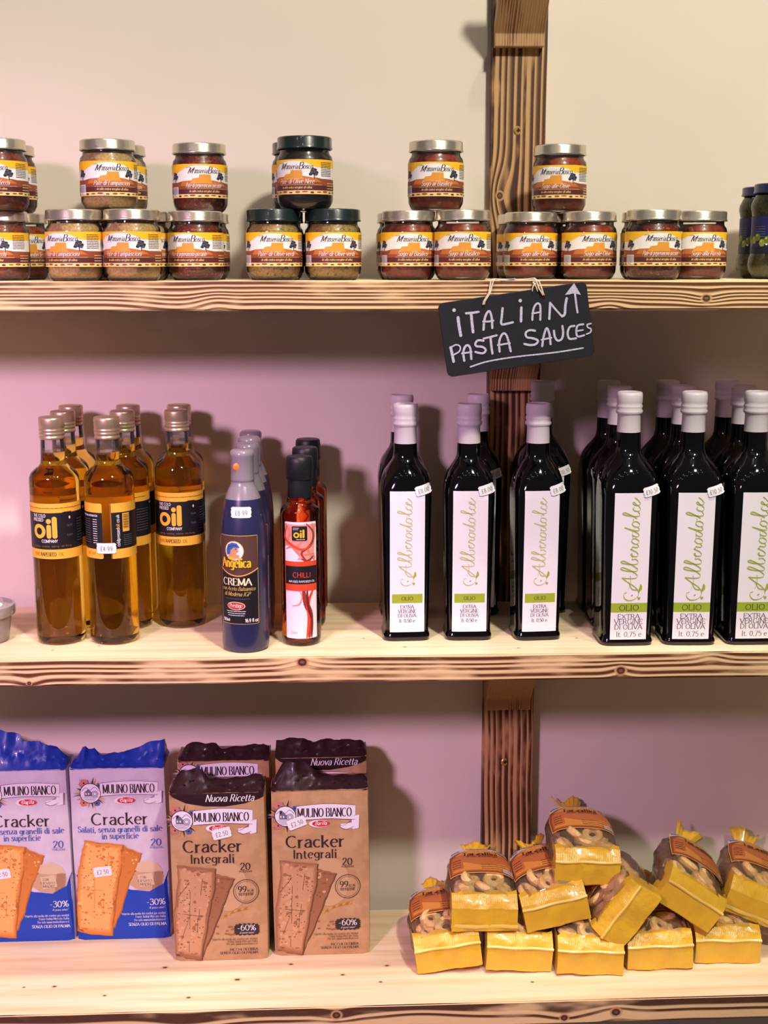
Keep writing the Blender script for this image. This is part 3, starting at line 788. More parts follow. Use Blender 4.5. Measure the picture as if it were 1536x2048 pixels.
def crema_label():
    p = Print(); gold = ink('gold', (222, 186, 92)); br = ink('label_brown', (86, 58, 48)); bk = ink('label_black', (24, 20, 28)); skin = ink('skin', (206, 148, 112)); blue = ink('scarf', (58, 96, 168)); red = ink('red', (196, 52, 48))
    q = lambda X, Y: ((X - 326) / 6.86, (1720 - Y) / 6.86)
    p.rrect(-25.5, 0, 25.5, 110, 1.5, gold, 0); p.rrect(-24.9, .6, 24.9, 109.4, 1.2, bk, 1)
    arc = [q(152 + 348 * i / 12, 1245 + 62 * sin(pi * i / 12)) for i in range(13)]
    p.poly(arc + [(24.9, 109.4), (-24.9, 109.4)], br, 2)
    p.stroke(arc, gold, 3, lambda d: 1.1); p.stroke([(a, b - 1.0) for a, b in arc], red, 3, lambda d: .5)
    cx, cy = q(297, 1095); p.ell(cx, cy, 12.2, 12.2, gold, 3, 30); p.ell(cx, cy, 11.4, 11.4, WHITE, 4, 30)
    p.poly([(cx - 8, cy - 8), (cx + 6, cy - 9.4), (cx + 7, cy - 5), (cx + 3, cy - 4), (cx + 4, cy - 1.2), (cx + 6.4, cy - .4), (cx + 5.2, cy + 1.5), (cx + 6, cy + 4), (cx + 2, cy + 6), (cx - 5, cy + 3), (cx - 6, cy - 3)], skin, 5)
    p.poly([(cx + 7.5, cy + 4), (cx + 4, cy + 9.4), (cx - 2, cy + 10.4), (cx - 7.4, cy + 7.6), (cx - 10, cy + 1), (cx - 9.4, cy - 5), (cx - 5, cy - 4), (cx - 4, cy + 1), (cx, cy + 4.4)], blue, 6)
    p.line([(cx - 9, cy + 2), (cx - 4, cy + 6), (cx + 4, cy + 7)], .6, ink('scarf_dark', (34, 56, 110)), 7, True)
    p.ell(cx + 2.6, cy + 2.6, 1.2, .5, ink('hair', (54, 34, 26)), 7, 8); p.ell(cx + 4.4, cy - 1, .9, .4, red, 7, 8); p.ell(cx - 3, cy - 9, 5.4, 2, YEL, 7, 12)
    for dx, dy, m_, L in ((.5, -.5, ink('hair', (54, 34, 26)), 8), (0, 0, YEL, 9)):
        p.text('Angelica', -2.4 + dx, 71 + dy, 11.5, m_, L, 'serif', 1.7, .8, width=37)
    cr = ink('cream_t', (242, 226, 176))
    p.text('CREMA', -2.3, 48.6, 8.6, cr, 4, 'serif', 1.4, width=38)
    p.text('con Aceto Balsamico', -1, 42.2, 4.6, gold, 4, 'ital', 1.1, width=44); p.text('di Modena IGP', -2.5, 35.4, 5, gold, 4, 'ital', 1.1, width=34)
    p.micro(-18, 14, 31.4, 1.2, GREYI, 4, 3)
    ex, ey = q(303, 1563); p.ell(ex, ey, 11.6, 5.2, cr, 4, 26); p.ell(ex, ey, 10.8, 4.5, red, 5, 26); p.text('Prestige', ex, ey - 1.8, 5, WHITE, 6, 'serif', .9, width=16)
    for k in range(3): p.micro(-16 + k, 9 - k, 15.8 - 2.6 * k, 1.3, WHITE, 4, k + 5)
    p.text('500ml', -17, 3.2, 3.6, WHITE, 4, 'sans', 1.2, width=11); p.text('16.9 fl oz', 16, 2.8, 4.2, WHITE, 4, 'sans', 1.2, width=16.5)
    return p.mesh('printed_label', on_cyl(.029, .037), (4, 0))


CL = crema_label(); ST_C = sticker('£8.99', 25, 13).mesh('price_sticker', lambda x, y, L: (x, -.0247 - L - .0006 + x * x * 18 - (.0 if y > 0 else 0) + y * .16, .1745 + y), (4, 4))
orange_dot = mat('orange_spout', (224, 132, 40), 0.4)
for i, (x, y, lb) in enumerate([(-.1165, -.2560, 'navy balsamic cream squeeze bottle in front, with portrait label and price sticker'),
                 (-.1140, -.1968, 'balsamic cream bottle, second in file behind the labelled one'),
                 (-.1155, -.1376, 'balsamic cream bottle, third in file, only its grey cap and side showing'),
                 (-.1175, -.0784, 'balsamic cream bottle, hindmost of the file, nearest the wall')]):
    t = thing('balsamic_cream_bottle', lb, 'bottle', (x, y, 0), (0, 0, radians(-12 if i == 0 else 6 * i)), 'balsamic cream bottles')
    ob('bottle_body', CB, t); ob('empty_shoulder', CN, t); ob('cap', CC, t); ob('printed_label', CL, t)
    if i == 0:
        ob('price_sticker', ST_C, t, rot=(0, 0, radians(10)))['label'] = 'white price sticker with printed figures'
        ob('spout', lathe('spout', [(0, 0), (.004, 0), (.0046, .0008), (.003, .0014), (0, .0016)], orange_dot, 16), t, (-.003, -.0130, .228), (radians(90), 0, radians(8)))['label'] = 'orange dot on the cap'

# ------------------------------------------------------------------ chilli oil bottles
chil = mat('chilli_oil', (255, 140, 60), 0.0, trans=1.0, ior=1.46)
blk_cap = mat('black_cap', (26, 28, 34), 0.45)
HB = lathe('oil_filled_body', [(0, .006), (.014, .004), (.018, 0), (.0218, .001), (.0240, .005), (.0245, .010), (.0245, .1650), (.0241, .1690), (.0225, .1725), (.0180, .1752), (.0155, .1775), (.0148, .182), (.0148, .1895), (0, .190)], chil, 44, 50)
HS = lathe('sleeve', [(0, .186), (.0152, .186), (.0154, .1865), (.0150, .2085), (0, .209)], blk_cap, 36)
HC = lathe('cap', [(0, .2075), (.0160, .2078), (.0166, .2085), (.0167, .2290), (.0162, .2340), (.0148, .2357), (0, .2358)], blk_cap, 40, 50)


def chilli_label():
    p = Print(); wp = ink('pale_pink', (240, 224, 232)); pk = ink('pink', (226, 150, 140)); red = ink('band_red', (214, 72, 44)); bk = ink('label_black', (24, 20, 28)); sm = ink('smoke', (150, 52, 40)); sm2 = ink('smoke_light', (214, 128, 112))
    q = lambda X, Y: ((X - 845) / 6.5, (1875 - Y) / 6.86)
    p.rrect(-21, 0, 21, 147, 1.5, wp, 0)
    p.rect(-21, 100, 21, 144, pk, 1)
    p.poly([(-21, 96), (-8, 94), (-2, 104), (-14, 118), (-21, 116)], wp, 2); p.poly([(21, 96), (17, 110), (20, 140), (21, 140)], wp, 2)
    def sw(pts, w_, m_, L):
        P = smooth_pts([q(*a) for a in pts], 5); n = len(P)
        for i in range(n - 1):
            f = lambda k: w_ * (.3 + .7 * sin(pi * (k + .5) / n))
            (ax, ay), (bx, by) = P[i], P[i + 1]; l = math.hypot(bx - ax, by - ay) or 1; nx, ny = -(by - ay) / l / 2, (bx - ax) / l / 2
            p.face([(ax - nx * f(i), ay - ny * f(i)), (bx - nx * f(i + 1), by - ny * f(i + 1)), (bx + nx * f(i + 1), by + ny * f(i + 1)), (ax + nx * f(i), ay + ny * f(i))], m_, L)
    sw([(720, 880), (760, 960), (730, 1040), (800, 1080), (880, 1000)], 4, sm2, 3); sw([(730, 900), (710, 1000), (770, 1060), (860, 1100), (940, 1060)], 3.2, red, 4)
    sw([(890, 880), (950, 960), (930, 1060), (850, 1130), (900, 1210)], 3, sm, 4); sw([(940, 880), (960, 1000), (900, 1100), (960, 1200)], 3, sm2, 3)
    sw([(720, 1100), (780, 1080), (840, 1140), (950, 1140)], 3, sm2, 3); sw([(850, 1180), (900, 1200), (950, 1160)], 3, sm, 4)
    p.rect(-21, 61, 21, 98, red, 5); p.rect(-20, 69.5, 20.6, 92, bk, 6)
    p.text('CHILLI', 1, 78, 6.2, ink('chilli_t', (206, 70, 52)), 7, 'sans', .75, width=22); p.text('INFUSED RAPESEED OIL', 1, 71.6, 2.3, WHITE, 7, 'sans', .9, width=33)
    sw([(860, 1435), (880, 1560), (920, 1680), (905, 1870)], 7, sm, 3); sw([(950, 1435), (900, 1560), (905, 1700), (885, 1870)], 4.5, red, 4); sw([(890, 1435), (900, 1600), (930, 1720), (925, 1870)], 3.5, ink('smoke_dark', (112, 30, 26)), 5)
    sw([(770, 1590), (830, 1570), (850, 1500), (820, 1440)], 2.2, pk, 3)
    for X in (815, 880): p.ell(q(X, 1440)[0], q(X, 1440)[1], 2, 2.2, red, 5, 8)
    p.text('250ml', -10, 6, 3.4, pk, 3, 'thin', 1, width=10)
    p.rrect(-10.5, 124, 8, 142, 1.5, bk, 6)
    for k in range(16):
        a0, a1 = 2 * pi * k / 16, 2 * pi * (k + 1) / 16
        p.face([(-5 + 1.7 * cos(a0), 131 + 1.8 * sin(a0)), (-5 + 3.6 * cos(a0), 131 + 3.6 * sin(a0)), (-5 + 3.6 * cos(a1), 131 + 3.6 * sin(a1)), (-5 + 1.7 * cos(a1), 131 + 1.8 * sin(a1))], YEL, 7)
    p.rrect(-.8, 127.4, 1.4, 134, 1, YEL, 7); p.ell(.3, 136, 1.2, 1.2, YEL, 7, 8); p.rrect(2.2, 127.4, 4.6, 138, 1.1, YEL, 7)
    p.micro(-9, -2, 139.4, 1, WHITE, 7, 2); p.micro(-9, -3, 137.6, 1, WHITE, 7, 4); p.micro(-5, 5, 125.3, 1, WHITE, 7, 5)
    return p.mesh('printed_label', on_cyl(.0245, .011), (3, 0))


HL = chilli_label()
for i, (x, y, yaw, lb) in enumerate([(-.0480, -.236, 2, 'orange-red chilli oil bottle in front, white smoke-pattern label facing out'), (-.0431, -.157, -60, 'chilli oil bottle, middle of the file of black-capped bottles'), (-.0410, -.0785, -50, 'chilli oil bottle, hindmost of the file of black-capped bottles')]):
    t = thing('chilli_oil_bottle', lb, 'bottle', (x, y, 0), (0, 0, radians(yaw)), 'chilli oil bottles')
    ob('filled_body', HB, t); ob('sleeve', HS, t); ob('cap', HC, t); ob('printed_label', HL, t)

# ------------------------------------------------------------------ dark square olive oil bottles
dk_glass = mat('dark_bottle_glass', (7, 6, 9), 0.06, spec=0.55, coat=0.3)
white_cap = mat('white_capsule', (226, 216, 222), 0.42)
PROF5 = [(0, .003, 0), (.022, .002, .3), (.0265, 0, .4), (.0292, .0014, .42), (.0299, .0045, .42), (.0293, .0075, .42), (.0281, .0095, .42), (.0281, .016, .42), (.0314, .178, .38), (.0316, .188, .28), (.0309, .1965, .16), (.0296, .2052, .07), (.0266, .2138, .02), (.0208, .2222, 0), (.0168, .2278, 0), (.0151, .2330, 0), (.0146, .238, 0), (.0145, .248, 0), (0, .249, 0)]
CAP5 = [(0, .2448), (.0145, .2448), (.0139, .2680), (.0144, .2692), (.0161, .2708), (.0164, .2735), (.0150, .2758), (.0158, .2780), (.0158, .2800), (.0148, .2820), (.0157, .2842), (.0158, .2925), (.0151, .2962), (.0135, .2970), (.0128, .2962), (0, .2960)]
PROF7 = [(0, .003, 0), (.024, .002, .3), (.0300, 0, .45), (.0328, .0014, .48), (.0335, .0042, .48), (.0328, .0070, .48), (.0318, .0088, .48), (.0318, .016, .48), (.0353, .182, .42), (.0357, .193, .30), (.0356, .2010, .17), (.0347, .2094, .08), (.0321, .2178, .02), (.0266, .2262, 0), (.0208, .2325, 0), (.0168, .2380, 0), (.0153, .2430, 0), (.0149, .2475, 0), (.0146, .264, 0), (0, .265, 0)]
CAP7 = [(r, z + .0172 if z > .0 else z) for r, z in CAP5[:1]] + [(r, .262 + (z - .2448) * .977) for r, z in CAP5[1:]]
CAP7[0] = (0, .262)


def sq_y(prof, n_):
    def f(x, z):
        for a, b in zip(prof, prof[1:]):
            if a[1] <= z <= b[1] and b[1] > a[1]:
                k = (z - a[1]) / (b[1] - a[1]); h = a[0] + (b[0] - a[0]) * k; q = a[2] + (b[2] - a[2]) * k
                n = 2 + 9 * q; return h * max(0.02, 1 - abs(x / h) ** n) ** (1 / n)
        return prof[8][0]
    return f


def olive_label(big):
    p = Print(); gr = ink('leaf_green', (158, 174, 52)); gs = gr if big else ink('pale_green', (190, 190, 116)); tx = ink('ink_dark', (44, 34, 54)); wh = ink('label_white', (240, 232, 242))
    W, H, z0, prof = (22.6, 185, .0085, PROF7) if big else (21.7, 180, .012, PROF5)
    p.rect(-W, 0, W, H, wh, 0)
    b0, b1, bw = (34.9, 46.8, W) if big else (37.7, 49.4, W - 2.6)
    p.rect(-bw, b0, bw, b1, gr, 1)
    if big:
        p.text('OLIO', 0, 37.4, 6.8, tx, 3, 'serif', .75, width=25)
        for yy, s_, wd_ in ((26.6, 'EXTRA', 28), (20, 'VERGINE', 36), (13.2, 'DI OLIVA', 35)): p.text(s_, 0, yy, 6.0, tx, 3, 'serif', .75, width=wd_)
        p.text('lt. 0,75 e', 1, 3.6, 6.2, tx, 3, 'serif', .75, width=32)
    else:
        p.text('OLIO', 0, 41.4, 4.5, tx, 3, 'serif', .85, width=15)
        for yy, s_, wd_ in ((30.6, 'EXTRA', 17), (25, 'VERGINE', 23), (19.4, 'DI OLIVA', 23)): p.text(s_, 0, yy, 4.3, tx, 3, 'serif', .85, width=wd_)
        p.text('lt. 0,50 e', 0, 12.6, 4.5, tx, 3, 'serif', .85, width=20)
    k = .93 if big else .80; ys = 66 if big else 74; ox = 9 if big else 6
    p.frame(ox, ys, 90, k)   # along the bottle upward; +y of this frame points left
    w_ = lambda d: .45 + 1.0 * abs(d[0] * .35 + d[1] * .93) ** 2
    def sc(pts, n=5): p.stroke(smooth_pts(pts, n), gs, 3, w_)
    sc([(-3, -1), (2, 4), (8, 13), (14, 21)]); sc([(14, 21), (13, 12), (13.4, 3), (16, .6), (19, 2)]); sc([(-2, 12), (4, 9.4), (12, 9.4), (17, 10)])   # A
    sc([(19, 2), (24, 10), (28, 20), (26.4, 23.4), (24, 18), (22.6, 7), (23.4, 1), (26, .6), (28, 3)])         # l
    sc([(28, 3), (33, 11), (37, 20), (35.6, 23.4), (33.4, 18), (32, 7), (33, 1), (36.4, .4), (39.4, 4), (39, 8.4), (42, 8)])   # b
    sc([(42, 8), (46.6, 8.6), (46, 10.6), (43.4, 8), (43, 2.4), (45.4, .4), (49, 3)])     # e
    sc([(49, 3), (52, 9), (52.6, 11), (54, 8.6), (56, 9)]); sc([(56, 9), (55, 3), (56.6, .4), (60, 3)])    # r
    sc([(63, 10), (60, 6), (60.4, 1), (64, .4), (67, 5), (66, 9.4), (63, 10), (68, 8.6), (71, 9)])   # o
    sc([(76, 9), (72, 9), (69.6, 4), (71, .4), (74.4, 2.4), (78, 10), (82, 20)]); sc([(82, 20), (78.6, 9), (77.6, 2), (79.4, .2), (83, 3)])     # d
    sc([(86, 10), (83, 6), (83.4, 1), (87, .4), (90, 5), (89, 9.4), (86, 10), (91, 8.6), (94, 9)])   # o
    sc([(94, 4), (98, 11), (102, 20), (100.6, 23.4), (98.4, 18), (97, 7), (97.6, 1), (100, .6), (103, 3)])   # l
    sc([(109, 8), (107, 10), (104, 6), (104.4, 1), (108, .4), (112, 4)])    # c
    sc([(111, 4.4), (115.6, 8.4), (115, 10.6), (112.4, 8), (112, 2.4), (114.4, .4), (119, 4), (122, 8)])    # e
    sc([(-3, -1), (-10, -2), (-16, 4), (-17, 12), (-13, 17), (-8, 17.6), (-6, 14)]); sc([(-3, -1), (-2, 6), (2, 9), (8, 12)], 4)
    for a, b, l, an in ((-6, -2.5, 9, -20), (-3, -6, 9, 10), (-12, -1, 5, -160), (-9, 5, 4, 120)):
        c_, s_ = cos(radians(an)), sin(radians(an))
        p.poly([(a + l * (u * c_ - v * s_), b + l * (u * s_ + v * c_)) for u, v in ((0, 0), (.3, .2), (.65, .22), (1, 0), (.6, -.14), (.3, -.12))], gr, 4)
    p.ell(-14, -3.4, 1.6, 1.3, gr, 4, 8); p.frame()
    fy = sq_y(prof, 0)
    return p.mesh('printed_label', lambda x, y, L: (x, -fy(x, z0 + y) - .0008 - L, z0 + y), (5, 14), 0.00008)


def sq_bottle(prof, name):
    V, F = lathe_vf(prof, 64); return build(name, V, F, dk_glass, smooth=True, angle=60)


B5, B7 = sq_bottle(PROF5, 'bottle_glass'), sq_bottle(PROF7, 'bottle_glass')
C5 = lathe('capsule', CAP5, white_cap, 40, 60); C7 = lathe('capsule', CAP7, white_cap, 40, 60)
L5, L7 = olive_label(False), olive_label(True)


def shoulder_sticker(txt, prof, x0, z0, rot=14, wd=21):
    p = sticker(txt, wd, 12); fy = sq_y(prof, 0); c, s = cos(radians(rot)), sin(radians(rot))
    def f(x, y, L):
        X = x0 + x * c - y * s; Z = z0 + x * s + y * c
        return (X, -fy(min(abs(X), .0285 if prof is PROF5 else .032), Z) - .0018 - L, Z)
    return p.mesh('price_sticker', f, (3, 3))


S5 = shoulder_sticker('£8.00', PROF5, .0195, .1935); S7 = shoulder_sticker('£10.50', PROF7, .0225, .1960, 14, 22)
G5 = 'half litre olive oil bottles'; G7 = 'three quarter litre olive oil bottles'
for x, y, big, lb, st, yaw in [
 (.0833, -.2110, 0, 'half litre dark olive oil bottle, leftmost of the front three with small lettering', 1, 2),
 (.1624, -.2120, 0, 'half litre dark olive oil bottle, middle of the front three with small lettering', 1, 0),
 (.2484, -.2148, 0, 'half litre dark olive oil bottle in front of the post, right of the front three', 1, 4),
 (.0839, -.1000, 0, 'dark olive oil bottle hidden behind the leftmost half litre one', 0, 2),
 (.1858, -.0960, 0, 'dark olive oil bottle behind and right of the middle half litre one', 1, 0),
 (.2729, -.0860, 1, 'tall dark olive oil bottle before the post, behind the half litre one', 1, 6),
 (.3563, -.2390, 1, 'tall olive oil bottle with large lettering, left one of the front row', 1, 1),
 (.4359, -.2400, 1, 'tall olive oil bottle with large lettering, second in the front row', 1, -2),
 (.5135, -.2410, 1, 'tall olive oil bottle with large lettering, cut by the right frame edge', 0, 0),
 (.3607, -.1610, 1, 'tall olive oil bottle, middle row, behind the left large-lettered one', 0, 0),
 (.4434, -.1610, 1, 'tall olive oil bottle, middle row, behind the second large-lettered one', 0, 0),
 (.5214, -.1620, 1, 'tall olive oil bottle, middle row, behind the one at the right edge', 0, 0),
 (.3623, -.0865, 1, 'tall olive oil bottle against the wall, left end of the back row', 0, 0),
 (.4417, -.0865, 1, 'tall olive oil bottle against the wall, second of the back row', 0, 0),
 (.5220, -.0865, 1, 'tall olive oil bottle against the wall, right end of the back row', 0, 0)]:
    t = thing('olive_oil_bottle', lb, 'bottle', (x, y, 0), (0, 0, radians(yaw)), G7 if big else G5)
    ob('bottle_glass', B7 if big else B5, t); ob('capsule', C7 if big else C5, t); ob('printed_label', L7 if big else L5, t)
    if st: ob('price_sticker', S7 if big else S5, t)

# ------------------------------------------------------------------ plastic tub at the left edge
tub_m = thin_glass('tub_plastic', (240, 234, 234), 0.30, 1.2, (240, 226, 226), 0.12)
t = thing('plastic_tub', 'round clear plastic tub of dark olives, cut by the left edge', 'tub', (-.4475, -.212, 0))
ob('tub_wall', lathe('tub_wall', [(0, .001), (.027, .0), (.0285, .001), (.0340, .040), (.0345, .041)], tub_m, 40), t)
ob('lid', lathe('lid', [(.0345, .034), (.0372, .0342), (.0380, .036), (.0380, .044), (.0374, .0462), (.034, .0475), (.033, .0445), (0, .0440)], tub_m, 40), t)
V, F = lathe_vf([(0, .002), (.0265, .002), (.0312, .032), (.028, .0345), (0, .036)], 36)
V = [(x * (1 + .05 * sin(37 * x * 99 + z * 900)), y * (1 + .05 * cos(y * 2900 + z * 700)), z + .0012 * sin(x * 700) * cos(y * 800)) for x, y, z in V]
ob('contents', build('contents', V, F, speckled('tub_olives', (92, 84, 60), (44, 40, 28), 120, 0.35, c=(130, 112, 80)), smooth=True, angle=80), t)
p = Print(); p.ell(0, 0, 22, 22, WHITE, 0, 30)
for k in range(5): p.micro(-14, 14, -8 + 4 * k, 1.6, GREYI, 1, k)
ob('paper_label', p.mesh('paper_label', lambda x, y, L: (x, y, .0446 + L)), t)

# ------------------------------------------------------------------ cracker packs
def lerp_path(P, x):
    for a, b in zip(P, P[1:]):
        if a[0] <= x <= b[0]: return a[1] + (b[1] - a[1]) * (x - a[0]) / max(1e-9, b[0] - a[0])
    return P[0][1] if x < P[0][0] else P[-1][1]


def hsh(*a):
    return (sin(a[0] * 127.1 + a[1] * 311.7 + (a[2] if len(a) > 2 else 0) * 74.7) * 43758.5453) % 1.0


def face_y(x, z, W, H):
    """gentle bulge of the wrapped front"""
    u, v = min(1, abs(x) / W), min(1, max(0, z / H))
    b = .0026 * (1 - u ** 4) * (sin(pi * v) ** .5 if 0 < v < 1 else 0)
    return -b + .0006 * sin(x * 160 + z * 60) * sin(pi * v) - (-.0035 if u > .97 else 0)


def pack_body(W, H, D, m):
    nx, nz = 16, 22; V, F = [], []
    def sec(z):
        v = z / H; pinch = 1 - .012 * (1 - sin(pi * min(1, v * 1.1)) if v < 1 else 1)
        P = []
        for i in range(nx + 1):
            x = -W + 2 * W * i / nx; P.append((x * pinch, face_y(x, z, W, H)))
        for i in range(1, 6): P.append((W * pinch + .0012 * sin(pi * i / 6), D * i / 6))
        for i in range(nx + 1): x = W - 2 * W * i / nx; P.append((x * pinch, D - face_y(x, z, W, H)))
        for i in range(1, 6): P.append((-W * pinch - .0012 * sin(pi * i / 6), D - D * i / 6))
        return P
    zs = [0, .003] + [.003 + (H - .003) * k / nz for k in range(1, nz + 1)]
    for j, z in enumerate(zs):
        for x, y in sec(z):
            s_ = .985 if j == 0 else 1
            V.append((x * s_, (y - D / 2) * s_ + D / 2, z))
    n = len(sec(.1))
    for j in range(len(zs) - 1):
        for k in range(n): F.append((j * n + k, j * n + (k + 1) % n, (j + 1) * n + (k + 1) % n, (j + 1) * n + k))
    F.append(tuple(range(n - 1, -1, -1))); F.append(tuple((len(zs) - 1) * n + k for k in range(n)))
    return build('wrapper', V, F, m, smooth=True, angle=50)


def pack_top(W, H, D, prof, m, fold=.010, seed=1):
    """crumpled, folded end of the wrapper standing up above the pack"""
    n = 34; rows = 7; V, F = [], []
    for side in (0, 1):
        for j in range(rows + 1):
            t_ = j / rows
            for i in range(n + 1):
                x = -W + 2 * W * i / n; h = lerp_path(prof, x)
                y0 = face_y(x, H, W, H) - .0004 if side == 0 else D + .0004
                yc = D * .46 + .0028 * sin(i * .9 + seed) + .002 * (hsh(i, seed) - .5)
                tt = t_ ** .8
                y = y0 + (yc + (.0005 if side else -.0005) - y0) * tt
                cr = .0022 * sin(pi * min(1, t_ * 1.2)) * (sin(i * 1.7 + j * 1.9 + seed * 3 + side) + .8 * sin(i * .63 - j * 2.3 + seed))
                z = H - .0006 + (h + .0006) * t_ + ((.0005 * (hsh(i, j, seed) - .5)) if 0 < j else 0)
                V.append((x * (1 - .02 * t_), y + cr * (1 if side else -1), z))
    b = (rows + 1) * (n + 1)
    for side in (0, 1):
        for j in range(rows):
            for i in range(n):
                q = (side * b + j * (n + 1) + i, side * b + j * (n + 1) + i + 1, side * b + (j + 1) * (n + 1) + i + 1, side * b + (j + 1) * (n + 1) + i)
                F.append(q if side == 0 else q[::-1])
    for i in range(n): a = rows * (n + 1) + i; F.append((a, a + 1, b + a + 1, b + a))
    for i, s_ in ((0, 1), (n, 0)):
        for j in range(rows):
            a = j * (n + 1) + i; q = (a, a + n + 1, b + a + n + 1, b + a); F.append(q if s_ else q[::-1])
    return build('folded_top', V, F, m, smooth=True, angle=45)


INK_D = ink('brown_black', (52, 34, 40)); CRK1 = ink('cracker', (232, 160, 84)); CRK2 = ink('cracker_shade', (206, 126, 58)); CRKH = ink('cracker_high', (244, 190, 120)); CRKD = ink('cracker_hole', (150, 84, 40))
WH1 = ink('wheat_cracker', (190, 138, 100)); WH2 = ink('wheat_shade', (156, 104, 72)); WHH = ink('wheat_high', (208, 160, 122)); WHD = ink('wheat_hole', (96, 60, 42))
BLUE = ink('wrap_blue', (22, 66, 176)); TXB = ink('text_blue', (74, 92, 176)); REDI = ink('logo_red', (206, 44, 52)); RIB = ink('ribbon', (234, 226, 238)); PETAL = ink('petal', (196, 120, 112)); STRAW = ink('straw', (196, 158, 104))
CORN = ink('cornflower', (84, 96, 150))


def emblem(p, cx, cy, r):
    for k in range(30):
        a = radians(40 + 290 * k / 29 + 10 * hsh(k, 2)); l = r * (1.35 + .5 * hsh(k, 5)); a0 = .10
        p.poly([(cx + r * .9 * cos(a - a0), cy + r * .9 * sin(a - a0)), (cx + l * cos(a), cy + l * sin(a)), (cx + r * .9 * cos(a + a0), cy + r * .9 * sin(a + a0))], (STRAW, STRAW, PETAL, INK_D)[k % 4] if k % 5 else CORN, 2)
    for an, m_, rr in ((120, PETAL, .42), (235, PETAL, .36), (300, CORN, .3), (40, CORN, .26)):
        a = radians(an)
        for q in range(6): p.ell(cx + r * 1.15 * cos(a) + r * rr * .6 * cos(q * 1.05), cy + r * 1.15 * sin(a) + r * rr * .6 * sin(q * 1.05), r * rr * .5, r * rr * .42, m_, 3, 7)
        p.ell(cx + r * 1.15 * cos(a), cy + r * 1.15 * sin(a), r * .09, r * .09, INK_D, 4, 7)
    p.ell(cx, cy, r, r, INK_D, 5, 30); p.ell(cx, cy, r * .93, r * .93, RIB, 6, 30)
    g = ink('engraving', (110, 100, 122))
    p.line([(cx - r * .8, cy + r * .2), (cx - r * .4, cy + r * .55), (cx, cy + r * .3), (cx + r * .4, cy + r * .6), (cx + r * .8, cy + r * .25)], r * .05, g, 7, True, False)
    p.poly([(cx - r * .55, cy - r * .3), (cx + r * .15, cy - r * .3), (cx + r * .15, cy + r * .1), (cx - r * .2, cy + r * .4), (cx - r * .55, cy + r * .1)], g, 7)
    for dx in (-.4, -.15): p.rect(cx + r * dx - r * .06, cy - r * .15, cx + r * dx + r * .06, cy + r * .05, RIB, 8)
    for rr in (.3, .18): p.stroke([(cx + r * .42 + r * rr * cos(2 * pi * k / 14), cy - r * .08 + r * rr * sin(2 * pi * k / 14)) for k in range(15)], g, 8, lambda d: r * .06)
    for k in range(4): p.rect(cx - r * (.75 - .1 * k), cy - r * (.42 + .12 * k), cx + r * (.75 - .1 * k), cy - r * (.38 + .12 * k), g, 7)


def banner(p, q, X0, X1, Y0, Y1, big):
    """ribbon with the maker's lettering; q turns sheet points into millimetres"""
    n = 14; top = [q(X0 + (X1 - X0) * i / n, Y0 - 14 * sin(pi * i / n)) for i in range(n + 1)]; bot = [q(X1 - (X1 - X0) * i / n, Y1 - 10 * sin(pi * i / n)) for i in range(n + 1)]
    P = top + bot; p.poly(P, RIB, 5); p.stroke(top, INK_D, 6, lambda d: .5); p.stroke(bot, INK_D, 6, lambda d: .5)
    p.poly([q(X1 - 100, Y1 + 28), q(X1 - 20, Y1 + 20), q(X1 - 10, Y1 + 55), q(X1 - 60, Y1 + 66), q(X1 - 105, Y1 + 50)], RIB, 5)
    p.poly([q(X1 - 10, Y0 + 70), q(X1 + 30, Y0 + 66), q(X1 + 28, Y1 + 60), q(X1 - 16, Y1 + 68), q(X1 - 26, Y1 + 8)], RIB, 4)
    p.line([q(X1 - 10, Y0 + 74), q(X1 + 30, Y0 + 66), q(X1 + 28, Y1 + 62)], .4, INK_D, 6, False, False)
    p.line([q(X1 - 26, Y1 + 4), q(X1 - 70, Y1 + 32), q(X1 - 108, Y1 + 44), q(X1 - 70, Y1 + 66), q(X1 - 10, Y1 + 48)], .45, INK_D, 6, True, False)


